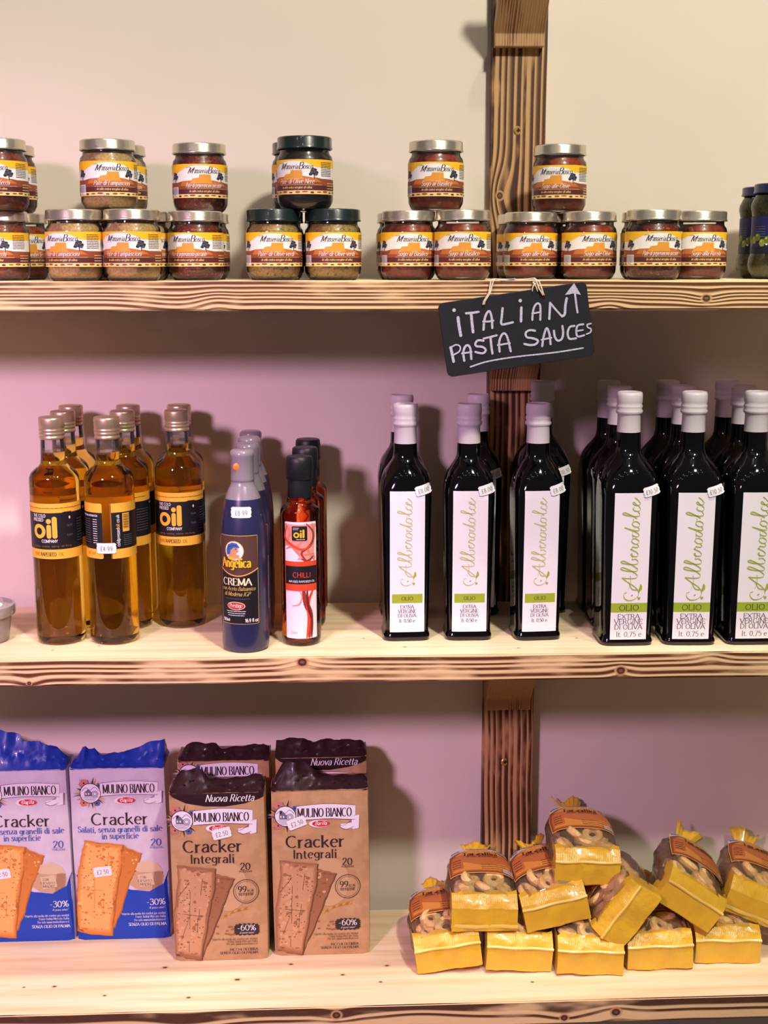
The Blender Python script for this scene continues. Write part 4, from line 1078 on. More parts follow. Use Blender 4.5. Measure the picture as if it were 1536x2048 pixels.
def cracker(p, q, A, B, cols):
    c1, c2, ch, cd = cols
    def wav(P, k=5, am=1.9):
        out = []
        for i, a in enumerate(P):
            b = P[(i + 1) % len(P)]
            for j in range(k): out.append((a[0] + (b[0] - a[0]) * j / k + am * (hsh(i, j) - .5) * 5, a[1] + (b[1] - a[1]) * j / k + am * (hsh(j, i, 3) - .5) * 5))
        return [q(*x) for x in out]
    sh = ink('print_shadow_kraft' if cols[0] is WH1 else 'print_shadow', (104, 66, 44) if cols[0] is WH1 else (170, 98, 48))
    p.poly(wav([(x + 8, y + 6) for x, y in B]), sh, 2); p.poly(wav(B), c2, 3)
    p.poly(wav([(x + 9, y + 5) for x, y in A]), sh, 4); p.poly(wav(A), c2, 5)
    rgb = lambda m_: tuple(m_.node_tree.nodes['Principled BSDF'].inputs['Base Color'].default_value)[:3]
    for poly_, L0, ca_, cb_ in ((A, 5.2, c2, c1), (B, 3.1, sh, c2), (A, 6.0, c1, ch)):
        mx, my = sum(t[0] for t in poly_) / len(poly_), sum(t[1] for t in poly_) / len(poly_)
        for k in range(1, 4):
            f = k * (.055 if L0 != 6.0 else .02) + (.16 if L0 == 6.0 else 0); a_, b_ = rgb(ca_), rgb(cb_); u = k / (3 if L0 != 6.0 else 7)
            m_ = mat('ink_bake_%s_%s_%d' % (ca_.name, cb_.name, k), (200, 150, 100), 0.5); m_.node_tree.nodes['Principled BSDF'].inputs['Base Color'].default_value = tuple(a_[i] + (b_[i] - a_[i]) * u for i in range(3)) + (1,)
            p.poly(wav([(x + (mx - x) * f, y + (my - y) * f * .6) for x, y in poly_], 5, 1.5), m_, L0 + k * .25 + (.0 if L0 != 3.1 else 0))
    x0, x1 = min(a[0] for a in A), max(a[0] for a in A); y0, y1 = min(a[1] for a in A), max(a[1] for a in A)
    def inside(P, x, y):
        r = False
        for (ax, ay), (bx, by) in zip(P, P[1:] + P[:1]):
            if (ay > y) != (by > y) and x < (bx - ax) * (y - ay) / (by - ay) + ax: r = not r
        return r
    for poly_, L in ((A, 7), (B, 3.5)):
        xx0, xx1 = min(a[0] for a in poly_), max(a[0] for a in poly_)
        for i in range(260):
            x = xx0 + (xx1 - xx0) * hsh(i, 1, L); y = y0 + (y1 - y0) * hsh(i, 7, L)
            if not all(inside(poly_, x + dx, y + dy) for dx, dy in ((-22, 0), (22, 0), (0, -20), (0, 20))) or (L < 5 and inside(A, x - 10, y)): continue
            X, Y = q(x, y); s_ = .7 + 1.3 * hsh(i, 9)
            if i % 3 == 0: p.ell(X, Y, s_ * 1.7, s_ * 1.3, ch, L + .1, 8)
            elif i % 3 == 1: p.ell(X, Y, .9, .75, cd, L + .3, 7)
            else: p.ell(X, Y, s_ * 1.6, s_ * 1.2, c2, L + .1, 8)
    for P in ([(x0 + .42 * (x1 - x0), y0 + 60), (x0 + .36 * (x1 - x0), y1 - 60)], [(x0 + .1 * (x1 - x0), .5 * (y0 + y1)), (x1 - .28 * (x1 - x0), .5 * (y0 + y1) + 20)],
              [(x0 + .7 * (x1 - x0), y0 + 90), (x0 + .55 * (x1 - x0), y1 - 200)]) + (([(x0 + .12 * (x1 - x0), y0 + 220), (x0 + .4 * (x1 - x0), y0 + 110)], [(x0 + .2 * (x1 - x0), y1 - 150), (x0 + .4 * (x1 - x0), y1 - 330)]) if c1 is WH1 else ()):
        n = 9; Q = [q(P[0][0] + (P[1][0] - P[0][0]) * i / n + 6 * (hsh(i, 4) - .5), P[0][1] + (P[1][1] - P[0][1]) * i / n) for i in range(n + 1)]
        p.stroke(Q, cd if c1 is WH1 else c2, 7.4, lambda d: .7)


def white_front():
    p = Print(); q = lambda X, Y: ((X - 958 - (Y - 1000) * .03) / 5.55, (1735 - Y) / 5.36)
    W = 65
    p.poly([q(590, 1205), q(700, 1200), q(1040, 1330), q(1180, 1345), q(1290, 1290), q(1335, 1190), (W, 101), (W, 0), (-W, 0), (-W, 98)], BLUE, 0)
    emblem(p, *q(742, 556), 14.6); banner(p, q, 815, 1255, 480, 580, 1)
    p.text('MULINO BIANCO', *(lambda a: (a[0], a[1]))(q(1035, 558)), 12.4, INK_D, 8, 'serif', 1.25, .8, width=71)
    x, y = q(1005, 617); p.ell(x, y, 14.5, 5.6, RIB, 5, 24); x, y = q(1015, 617); p.ell(x, y, 12.6, 4.6, REDI, 6, 24); p.text('Barilla', x, y - 1.9, 5.4, WHITE, 7, 'sans', .8, slant=.25, width=17)
    p.text('Cracker', *q(965, 803), 16.5, INK_D, 8, 'serif', .95, width=79, fine=1.4)
    p.text('Salati, senza granelli di sale', *q(962, 862), 8.2, TXB, 8, 'serif', 1.05, width=116); p.text('in superficie', *q(965, 915), 8.2, TXB, 8, 'serif', 1.05, width=51)
    p.text('20', *q(1238, 978), 10, TXB, 8, 'serif', 1, width=15); p.text('PORZIONI', *q(1240, 1000), 2.6, TXB, 8, 'sans', .8, width=18)
    pot = ink('pot', (196, 160, 128)); pot2 = ink('pot_shade', (164, 126, 98)); cl = ink('linen', (212, 186, 156))
    p.poly([q(1040, 1200), q(1100, 1160), q(1240, 1160), q(1290, 1220), q(1280, 1290), q(1200, 1335), q(1090, 1330), q(1035, 1290)], pot, 2)
    p.poly([q(1060, 1165), q(1090, 1110), q(1180, 1098), q(1250, 1130), q(1285, 1180), q(1200, 1190), q(1110, 1185)], cl, 3); p.poly([q(1220, 1190), q(1285, 1190), q(1280, 1290), q(1200, 1335)], pot2, 3)
    p.poly([q(1090, 1210), q(1200, 1195), q(1222, 1290), q(1110, 1308)], cl, 4)
    for s_, X, Y, w_ in (('CON', 1135, 1238, 8), ('LIEVITO', 1150, 1268, 20), ('MADRE', 1158, 1295, 17)): p.text(s_, *q(X, Y), 3.6, INK_D, 5, 'serif', .9, width=w_)
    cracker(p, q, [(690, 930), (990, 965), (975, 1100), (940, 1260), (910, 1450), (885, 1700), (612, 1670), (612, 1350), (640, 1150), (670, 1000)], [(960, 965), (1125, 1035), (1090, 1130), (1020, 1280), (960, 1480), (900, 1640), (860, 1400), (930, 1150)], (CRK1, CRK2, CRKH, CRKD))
    p.text('-30%', *q(1232, 1455), 9.2, WHITE, 8, 'serif', .9, width=27); p.text('di grassi saturi*', *q(1238, 1485), 3.2, WHITE, 8, 'ital', .9, width=22)
    for s_, Y, w_ in (('*rispetto alla media dei cracker piu venduti', 1532, 62), ('Fonte Italiqi Mercato Italia', 1558, 42), ('Per info www.mulinobianco.it', 1585, 44)): p.text(s_, q(1305, Y)[0], q(0, Y)[1], 3.4, WHITE, 8, 'serif', .7, align='r', width=w_)
    p.text('SENZA OLIO DI PALMA', q(1310, 1623)[0], q(0, 1623)[1], 4.4, WHITE, 8, 'serif', 1, align='r', width=53)
    return p


def brown_front(nuova):
    p = Print(); q = lambda X, Y: ((X - 378 - (Y - 1100) * .03) / 5.25, (1652 - Y) / 4.84); W = 63
    if nuova:
        DK = MATS['wrap_plum']
        p.poly([(-W, 243), q(60, 500), q(150, 540), q(280, 562), q(420, 566), q(560, 548), q(690, 510), (W, 243)], DK, 1)
        p.text('Nuova Ricetta', *q(455, 532), 9.6, WHITE, 3, 'ital', 1.3, width=65)
    glow = ink('kraft_light', (201, 161, 122)); p.ell(*q(440, 1120), 26, 36, glow, .5, 30)
    emblem(p, *q(122, 658), 14.8); banner(p, q, 200, 615, 592, 690, 1)
    p.text('MULINO BIANCO', *q(400, 665), 12, INK_D, 8, 'serif', 1.25, .8, width=73)
    x, y = q(362, 712); p.ell(x, y, 14, 5.4, RIB, 5, 24); x, y = q(374, 712); p.ell(x, y, 12, 4.4, REDI, 6, 24); p.text('Barilla', x, y - 1.9, 5.2, WHITE, 7, 'sans', .8, slant=.25, width=16)
    p.text('Cracker', *q(337, 874), 16.6, INK_D, 8, 'serif', 1.05, width=80, fine=1.4); p.text('Integrali', *q(336, 950), 12, INK_D, 8, 'serif', 1, width=60)
    p.text('20', *q(565, 1004), 9.6, INK_D, 8, 'serif', 1, width=14.5); p.text('PORZIONI', *q(567, 1022), 2.6, INK_D, 8, 'sans', .8, width=17)
    x, y = q(570, 1155)
    for rr, ww in ((17, .8), (14.4, .35)): p.stroke([(x + rr * cos(2 * pi * k / 30), y + rr * sin(2 * pi * k / 30)) for k in range(31)], INK_D, 8, lambda d: ww)
    p.text('99', x - 5, y - .5, 8.4, INK_D, 8, 'serif', 1.1, width=12); p.text('KCAL', x + 6.4, y - .5, 3.2, INK_D, 8, 'serif', .9, width=9); p.rect(x - 10, y - 2.6, x + 10, y - 2.1, INK_D, 8); p.text('PER PORZIONE', x, y - 6, 2.8, INK_D, 8, 'serif', 1, width=20)
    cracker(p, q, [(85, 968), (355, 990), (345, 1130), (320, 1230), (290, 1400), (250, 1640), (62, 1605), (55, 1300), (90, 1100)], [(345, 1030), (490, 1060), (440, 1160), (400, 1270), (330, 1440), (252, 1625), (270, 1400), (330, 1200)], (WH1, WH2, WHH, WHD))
    gold = ink('ear', (214, 160, 66)); gd = ink('ear_dark', (172, 116, 44))
    for k in range(9):
        f = k / 8; X, Y = q(385 + 190 * f, 1342 - 62 * f - 10 * sin(pi * f)); a = radians(18)
        for s_ in (-1, 1): p.poly([(X, Y), (X + 4 * cos(a + s_ * .5), Y + 4 * sin(a + s_ * .5)), (X + 7 * cos(a), Y + 7 * sin(a) + s_ * 1.2), (X + 3, Y + s_ * .2)], gold if (k + s_) % 2 else gd, 2)
    for k in range(12): X, Y = q(355 + 150 * hsh(k, 2), 1390 + 75 * hsh(k, 6)); p.ell(X, Y, 2.2, 1.1, ink('crumb', (150, 96, 62)), 2, 7)
    x, y = q(575, 1427); p.poly([(x + (16 + 1.8 * (k % 2)) * cos(2 * pi * k / 40) * min(1.2, 1 / max(abs(cos(2 * pi * k / 40)), .72)), y + (7.6 + 1.6 * (k % 2)) * sin(2 * pi * k / 40) * min(1.2, 1 / max(abs(sin(2 * pi * k / 40)), .72))) for k in range(40)], INK_D, 4)
    p.text('-60%', x, y - 1.5, 8.4, WHITE, 8, 'serif', .9, width=26); p.text('di grassi saturi*', x, y - 6, 2.8, WHITE, 8, 'ital', 1, width=20)
    for s_, Y, w_ in (('*rispetto alla media dei cracker piu venduti', 1500, 62), ('Fonte Italiqi Mercato Italia', 1518, 40), ('Per info www.mulinobianco.it', 1536, 42)): p.text(s_, q(652, Y)[0], q(0, Y)[1], 3.0, INK_D, 8, 'serif', .7, align='r', width=w_)
    p.text('RICCHI DI FIBRA', q(655, 1578)[0], q(0, 1578)[1], 3.6, INK_D, 8, 'serif', 1, align='r', width=38); p.text('SENZA OLIO DI PALMA', q(656, 1602)[0], q(0, 1602)[1], 3.6, INK_D, 8, 'serif', 1, align='r', width=52)
    return p


wrap_w = speckled('wrap_white', (212, 200, 216), (206, 194, 210), 60, 0.38, coat=0.15)
wrap_b = mat('wrap_blue_film', (18, 52, 160), 0.42, coat=0.15)
wrap_k = speckled('wrap_kraft', (196, 154, 114), (184, 142, 102), 45, 0.5)
wrap_p = mat('wrap_plum', (46, 24, 30), 0.4, coat=0.15)
WW, WH, WD = .0655, .2545, .058
BW, BH, BD = .0637, .2425, .0575
rear_body = pack_body(BW, .262, BD, wrap_k); white_body = pack_body(WW, WH, WD, wrap_w); brown_body = pack_body(BW, BH, BD, wrap_k); brown_body2 = pack_body(.0655, .2405, BD, wrap_k)
wf = white_front().mesh('front_print', lambda x, y, L: (x, face_y(x, y, WW, WH) - .0005 - L, y), (8, 12), .00007)
bf1 = brown_front(True).mesh('front_print', lambda x, y, L: (x, face_y(x, y, BW, BH) - .0005 - L, y), (8, 12), .00007)
bf2 = brown_front(False).mesh('front_print', lambda x, y, L: (x, face_y(x, y, .0655, .2405) - .0005 - L, y), (8, 12), .00007)
rear4 = brown_front(False).mesh('front_print', lambda x, y, L: (x, face_y(x, min(.2615, y + .0385), BW, .262) - .0005 - L, min(.2615, y + .0385)), (8, 12), .00007)
rear6 = brown_front(True).mesh('front_print', lambda x, y, L: (x, face_y(x, min(.2615, y + .020), BW, .262) - .0005 - L, min(.2615, y + .020)), (8, 12), .00007)
pbm = Print(); pbm.rect(-65.4, 0, 65.4, 4, BLUE, 0); wb = None


def pack(label, x, y, W, H, D, body, front, top, tm, stk, yaw=0, grp=None, fs=1.0):
    zb = ZB + SL * x
    t = thing('cracker_pack', label, 'crackers', (x, y, zb), (0, -SL, radians(yaw)), grp)
    ob('wrapper', body, t); ob('front_print', front, t)
    ob('folded_top', pack_top(W, H, D, top, tm, seed=int(abs(x) * 1000) % 17), t)['label'] = 'crumpled folded wrapper end'
    if stk:
        sx, sz, rot = stk; c, s_ = cos(radians(rot)), sin(radians(rot))
        def f(a, b, L):
            X = sx + a * c - b * s_; Z = sz + a * s_ + b * c
            return (X, face_y(X, Z, W, H) - .0016 - L, Z)
        ob('price_sticker', sticker('£2.50', 26, 14.5).mesh('price_sticker', f, (6, 6)), t)['label'] = 'white price sticker'
    return t


GW = 'white and blue cracker packs'; GB = 'brown wholewheat cracker packs'
topP2 = [(-.0655, .002), (-.056, .012), (-.048, .026), (-.041, .016), (-.036, .020), (-.026, .010), (.0, .013), (.02, .017), (.040, .026), (.056, .030), (.0655, .031)]
topP1 = [(-.0655, .054), (-.04, .052), (-.022, .048), (-.010, .045), (.001, .040), (.004, .033), (.03, .030), (.05, .022), (.0655, .010)]
pack('white and blue cracker pack at the far left, partly cut by the frame', -.4420, -.1150, WW, WH, WD, white_body, wf, topP1, wrap_b, (-.030, .104, 8), 0, GW)
pack('white and blue cracker pack beside the brown packs, whole front visible', -.3073, -.1150, WW, WH, WD, white_body, wf, topP2, wrap_b, (-.025, .1045, 8), 0, GW)
topP3 = [(-.0637, .002), (-.058, .012), (-.050, .023), (-.024, .025), (-.018, .020), (-.010, .010), (.02, .010), (.045, .014), (.060, .016), (.0637, .008)]
topP4 = [(-.0637, .001), (-.052, .016), (-.048, .018), (-.012, .016), (-.006, .008), (.03, .012), (.056, .014), (.0637, .009)]
topP5 = [(-.0655, .004), (-.055, .022), (-.048, .032), (-.022, .030), (-.006, .020), (.004, .012), (.03, .010), (.060, .011), (.0655, .006)]
topP6 = [(-.0655, .016), (-.05, .019), (-.026, .020), (-.018, .015), (-.010, .012), (-.002, .017), (.03, .016), (.058, .015), (.0655, .004)]
pack('brown wholewheat cracker pack in front left, plum top reading in white script', -.1650, -.1800, BW, BH, BD, brown_body, bf1, topP3, wrap_p, (.006, .187, 12), 0, GB)
pack('brown cracker pack standing behind the front left brown pack', -.1610, -.1150, BW, .262, BD, rear_body, rear4, topP4, wrap_p, None, 0, GB)
pack('brown wholewheat cracker pack in front right, sticker tilted over its title', -.0278, -.1725, .0655, .2405, BD, brown_body2, bf2, topP5, wrap_p, (-.031, .196, 20), 0, GB)
pack('brown cracker pack standing behind the front right brown pack, tallest plum top', -.0262, -.1100, BW, .262, BD, rear_body, rear6, topP6, wrap_p, None, 0, GB)

# ------------------------------------------------------------------ bags of ring biscuits
film = thin_glass('film', (252, 248, 244), 0.11, 1.0, (236, 210, 180), 0.07)
yel_m = mat('yellow_paper', (232, 188, 48), 0.34, coat=0.7); tn = NT(yel_m)
n_ = tn.noise(tn.co, 55.0, 3); tn.t.links.new(tn.mix(n_, lin((232, 190, 54)), lin((214, 162, 42))), tn.b.inputs['Base Color'])
r_ = tn.m2('SINE', tn.mul(tn.x, 2600.0)); tn.bump(tn.add(tn.mul(n_, 3.0), tn.mul(r_, .04)), 0.45, 0.0016)
seam_m = mat('yellow_seam', (236, 200, 96), 0.35, coat=0.7)
ring_m = speckled('baked_ring', (240, 204, 140), (222, 176, 108), 90, 0.6)
BL = .142


def bag_sec(s):
    """half width, half height, centre height of the filled bag at s=0..1 from front to knot"""
    w = lerp_path([(0, .0425), (.15, .046), (.45, .0475), (.7, .042), (.85, .031), (.94, .017), (1, .009)], s)
    h = lerp_path([(0, .0260), (.2, .0290), (.5, .0300), (.7, .0270), (.85, .0200), (.94, .012), (1, .007)], s)
    zc = lerp_path([(0, .0260), (.3, .0310), (.6, .0360), (.8, .038), (1, .042)], s)
    return w, h, zc


def bag_pt(th, s, off=0.0, y=None):
    w, h, zc = bag_sec(min(1, max(0, s))); w += off; h += off; e = .72
    sx, sz = sin(th), cos(th)
    return (w * math.copysign(abs(sx) ** e, sx), (y if y is not None else .010 + s * (BL - .010)), zc + h * math.copysign(abs(sz) ** e, sz))


def bag_film(seed):
    V, F = [], []; n, m = 40, 22
    for j in range(m + 1):
        s = j / m
        for k in range(n):
            th = 2 * pi * k / n; x, y, z = bag_pt(th, s)
            wr = .0011 * sin(th * 9 + s * 14 + seed) + .0012 * (hsh(k, j, seed) - .5) + (.0016 * sin(th * 14 + seed) if s > .75 else 0)
            l = math.hypot(x, z - .03) or 1
            V.append((x + wr * x / l, y, max(.0006, z + wr * (z - .03) / l)))
    for j in range(m):
        for k in range(n): F.append((j * n + k, j * n + (k + 1) % n, (j + 1) * n + (k + 1) % n, (j + 1) * n + k))
    return build('film', V, F, film, smooth=True, angle=80)


def bag_end(seed):
    """folded yellow paper end: flat front, sloping upper band, ragged back edge"""
    V, F = [], []; n = 12
    rows = [(0.0018, 0, 0), (0.0, .0015, 0), (0.0, .017, .0), (0.0, .033, 0), (.0035, .0385, 0), (.0075, .0435, 0), (.012, .0480, 1), (.018, .0505, 2)]
    for j, (y, z, k) in enumerate(rows):
        for i in range(n + 1):
            x = -.0440 + .0880 * i / n
            dz = .0008 * (hsh(i, j, seed) - .5) * (j > 1); dy = .0016 * (hsh(i, j + 9, seed) - .5) + .0012 * sin(i * .9 + j + seed)
            if k == 2: dy += .004 * sin(i * 1.3 + seed)
            V.append((x, y + dy, z + dz - .0012 * (k == 2) * abs(sin(i + seed))))
    R = len(rows)
    for j in range(R - 1):
        for i in range(n): a = j * (n + 1) + i; F.append((a, a + 1, a + n + 2, a + n + 1))
    # bottom and sides running back
    nb = len(V)
    for i in range(n + 1): V.append((-.0440 + .0880 * i / n, .030, .0005))
    for i in range(n): F.append((i + 1, i, nb + i, nb + i + 1))
    for sgn, i in ((-1, 0), (1, n)):
        b = len(V)
        for j, (y, z, k) in enumerate(rows): V.append((sgn * .0446, .032 + .003 * sin(j + seed), z))
        for j in range(R - 1):
            q = (j * (n + 1) + i, (j + 1) * (n + 1) + i, b + j + 1, b + j)
            F.append(q if sgn > 0 else q[::-1])
    me = build('paper_end', V, F, yel_m, smooth=True, angle=22)
    return me


def bag_seam(seed, low):
    V = []; F = []; n = 12
    z0, z1 = (.006, .011) if low else (.0322, .0358)
    for i in range(n + 1):
        x = -.0446 + .0892 * i / n; y = -.0012 + .0012 * sin(i * .9 + 3 + seed)
        V += [(x, y, z0), (x, y - .0006, (z0 + z1) / 2), (x, y + (.0012 if not low else 0), z1)]
    for i in range(n):
        for k in range(2): a = 3 * i + k; F.append((a, a + 3, a + 4, a + 1))
    return build('seam', V, F, seam_m, smooth=True)


def bag_tuft(seed):
    V, F = [], []; n, m = 18, 6
    for j in range(m + 1):
        f = j / m; w = .006 + .017 * f ** .8
        for k in range(n + 1):
            u = k / n * 2 - 1
            V.append((u * w + .006 * f * sin(seed * 5), BL - .004 + .022 * f + .003 * sin(u * 3 + seed) * f, .042 + .016 * f * (1 + .5 * sin(seed * 3)) + .0045 * sin(u * 4.2 + seed * 2) * f + .0012 * sin(k * 2.1 + seed) * f))
    for j in range(m):
        for k in range(n): a = j * (n + 1) + k; F.append((a, a + 1, a + n + 2, a + n + 1))
    me = build('gathered_end', V, F, yel_m, smooth=True, angle=30)
    bm = bmesh.new(); bm.from_mesh(me); bmesh.ops.solidify(bm, geom=bm.faces[:], thickness=.0006); bm.to_mesh(me); bm.free()
    return me


def bag_label():
    p = Print(); br = ink('bag_brown', (142, 74, 46)); og = ink('bag_orange', (216, 142, 66)); mid = ink('bag_rust', (188, 108, 56)); wh = ink('bag_white', (214, 206, 222)); dk = ink('bag_dark', (62, 30, 24)); gd = ink('bag_gold', (226, 176, 84))
    p.rect(-48, 0, 48, 62, gd, 0); p.rect(-46.6, 1.4, 46.6, 61, br, 1)
    p.poly([(-46.6, 44), (-20, 50), (0, 52), (22, 50), (46.6, 44), (46.6, 61), (-46.6, 61)], wh, 2)
    p.poly([(-36, 40), (-14, 49), (-6, 57), (8, 57), (14, 50), (36, 40)], og, 3)
    p.poly([(-42, 4), (40, 4), (44, 22), (40, 40), (20, 44), (-20, 44), (-40, 36)], mid, 2); p.poly([(-38, 6), (20, 6), (42, 14), (30, 20), (0, 16), (-20, 24), (-38, 30)], og, 3)
    for k in range(3):
        for s_ in (-1, 1): p.ell(s_ * (40 - 6 * k), 51 + k, 3, 2.2, ink('bag_tree', (84, 90, 120)), 4, 8)
    p.text('MasseriaBosco', 0, 57.2, 3.6, dk, 5, 'ital', 1.5, width=30)
    p.text('Delizie di Puglia', 0, 45.4, 5.4, gd, 5, 'serif', .9, width=52); p.text('Tarallini', 2, 37, 8.2, dk, 5, 'serif', 1.6, width=40); p.text("all'olio extravergine", 4, 33, 3.6, dk, 5, 'ital', 1.4, width=34)
    p.rrect(-40, 10, -18, 32, 3, mid, 4)
    for k in range(4): p.micro(-37, -21, 13 + 4.6 * k, 2, dk, 5, k)
    for k in range(3): p.micro(0, 34, 8 + 4 * k, 1.6, dk, 5, k + 7)
    p.rect(26, 3, 46, 10, wh, 5)
    for k in range(15): p.rect(27 + k * 1.2, 4, 27.5 + k * 1.2, 9, dk, 6)
    def f(x, y, L):
        return bag_pt(x / .052,   .26 + y / .112 * .95, .0036 + L, None)
    return p.mesh('printed_label', f, (5, 6), .00012)


def torus(R, r, n=16, m=8):
    V, F = [], []
    for i in range(n):
        a = 2 * pi * i / n
        for j in range(m): b = 2 * pi * j / m; V.append(((R + r * cos(b)) * cos(a), (R * .86 + r * cos(b)) * sin(a), r * sin(b)))
    for i in range(n):
        for j in range(m): F.append((i * m + j, ((i + 1) % n) * m + j, ((i + 1) % n) * m + (j + 1) % m, i * m + (j + 1) % m))
    return build('ring_biscuit', V, F, ring_m, smooth=True)


RING = torus(.0105, .0056); RING2 = torus(.0095, .0060)
BLBL = bag_label()
NB = 0
SEEN = {'front': [(-.027, .031, .0505, 20, 0), (.002, .030, .0525, 28, 8), (.029, .031, .0505, 22, -14), (-.014, .046, .059, 30, 30), (.015, .045, .059, 25, -20)]}


def bag(label, x, y, z, roll, yaw=0.0, low=False, pitch=0.0):
    global NB
    NB += 1; sd = NB * 1.7
    t = thing('biscuit_bag', label, 'biscuits', (x, y, z), (radians(pitch), -radians(roll), radians(yaw)), 'bags of ring biscuits in a heap')
    ob('film', bag_film(sd), t); ob('paper_end', bag_end(sd), t); ob('seam', bag_seam(sd, low), t)['label'] = 'pale seam strip'
    ob('gathered_end', bag_tuft(sd), t); ob('printed_label', BLBL, t)
    r = random.Random(NB)
    for (rx, ry, rz, tx, tz) in SEEN['front']:
        ob('ring_biscuit', RING if r.random() < .6 else RING2, t, (rx + r.uniform(-.003, .003), ry, rz - .0045 - abs(rx) * .12), (radians(tx + r.uniform(-14, 14)), radians(r.uniform(-16, 16)), r.uniform(0, 3)))
    for lx in (-1, 1):
        for ry in (.062, .086, .110): ob('ring_biscuit', RING2, t, (lx * (.031 - (.006 if ry > .1 else 0)), ry, .030 + r.uniform(-.003, .003)), (radians(r.uniform(50, 120)), radians(r.uniform(-20, 20)), radians(90 + r.uniform(-25, 25))))
    for k in range(5): ob('ring_biscuit', RING, t, (r.uniform(-.018, .018), .052 + .017 * k, r.uniform(.022, .032)), (r.uniform(-.5, .5), r.uniform(-.5, .5), r.uniform(0, 3)))
    return t


def fl(x, roll): return ZB + SL * x + .0443 * abs(sin(radians(roll))) + .0002


bag('biscuit bag at the left end of the bottom row of the heap', .1437, -.230, fl(.1437, 7) , 7, 2)
bag('biscuit bag, second from the left in the bottom row, only its end showing', .2343, -.233, fl(.2343, -3.5), -3.5, 0)
bag('biscuit bag in the middle of the bottom row, its end nearest the board edge', .3280, -.245, fl(.328, -2), -2, -1)
bag('biscuit bag, second from the right in the bottom row', .4250, -.235, fl(.425, 1), 1, 0)
bag('biscuit bag at the right end of the bottom row', .5195, -.223, fl(.5195, 0), 0, -2)
bag('biscuit bag lying level on the left of the middle layer', .1890, -.224, -.4085, -1, 0, True)
bag('biscuit bag tilted up to the right, below the topmost bag',   .2905, -.220, -.4045, 12, 3)
bag('biscuit bag stood steeply on its side in the centre of the heap', .3966, -.240, -.3950, 55.6, -3)
bag('biscuit bag tilted down to the right, right of the steep one', .4530, -.222, -.3925, -33.4, -4)
bag('biscuit bag at the right edge of the middle layer, cut by the frame', .5560, -.2, -.4140, -21, -6, True)
bag('biscuit bag lying on top of the whole heap', .3295, -.2, -.3570, -2.5, 0)

# ------------------------------------------------------------------ chalkboard sign
slate = speckled('slate_paint', (17, 17, 27), (22, 21, 32), 130, 0.6); chalk = speckled('chalk', (206, 200, 222), (170, 166, 190), 900, 0.8)
twine = mat('twine', (222, 202, 176), 0.8); eye = mat('eyelet', (98, 84, 66), 0.4, 0.8)
AL = 8.3; ca, sa = cos(radians(AL)), sin(radians(AL)); K = .1343
sign = thing('chalkboard_sign', 'small tilted black chalkboard sign tied to the top shelf board with string', 'sign', (.2068, -.3045, .3919), (0, -radians(AL), 0))


def lc(X, Y):
    dx, dy = (X - 747) * K, -(Y - 510) * K
    return (dx * ca + dy * sa, -dx * sa + dy * ca)


bm = bmesh.new(); bw, bh, br_ = .0863, .0428, .006
pts = []
for cx, cy, a in ((bw - br_, -bh + br_, -90), (bw - br_, bh - br_, 0), (-bw + br_, bh - br_, 90), (-bw + br_, -bh + br_, 180)):
    for k in range(5): q_ = radians(a + 22.5 * k); pts.append((cx + br_ * cos(q_), cy + br_ * sin(q_)))
f = bm.faces.new([bm.verts.new((x, -.0015, z)) for x, z in pts])
e = bmesh.ops.extrude_face_region(bm, geom=[f]); bmesh.ops.translate(bm, verts=[v for v in e['geom'] if isinstance(v, bmesh.types.BMVert)], vec=(0, .003, 0))
bmesh.ops.recalc_face_normals(bm, faces=bm.faces); bmesh.ops.bevel(bm, geom=bm.edges[:], offset=.0004, segments=1, affect='EDGES')
me = bpy.data.meshes.new('board'); bm.to_mesh(me); bm.free(); me.materials.append(slate); ob('board', me, sign)
p = Print(); p.n = 61
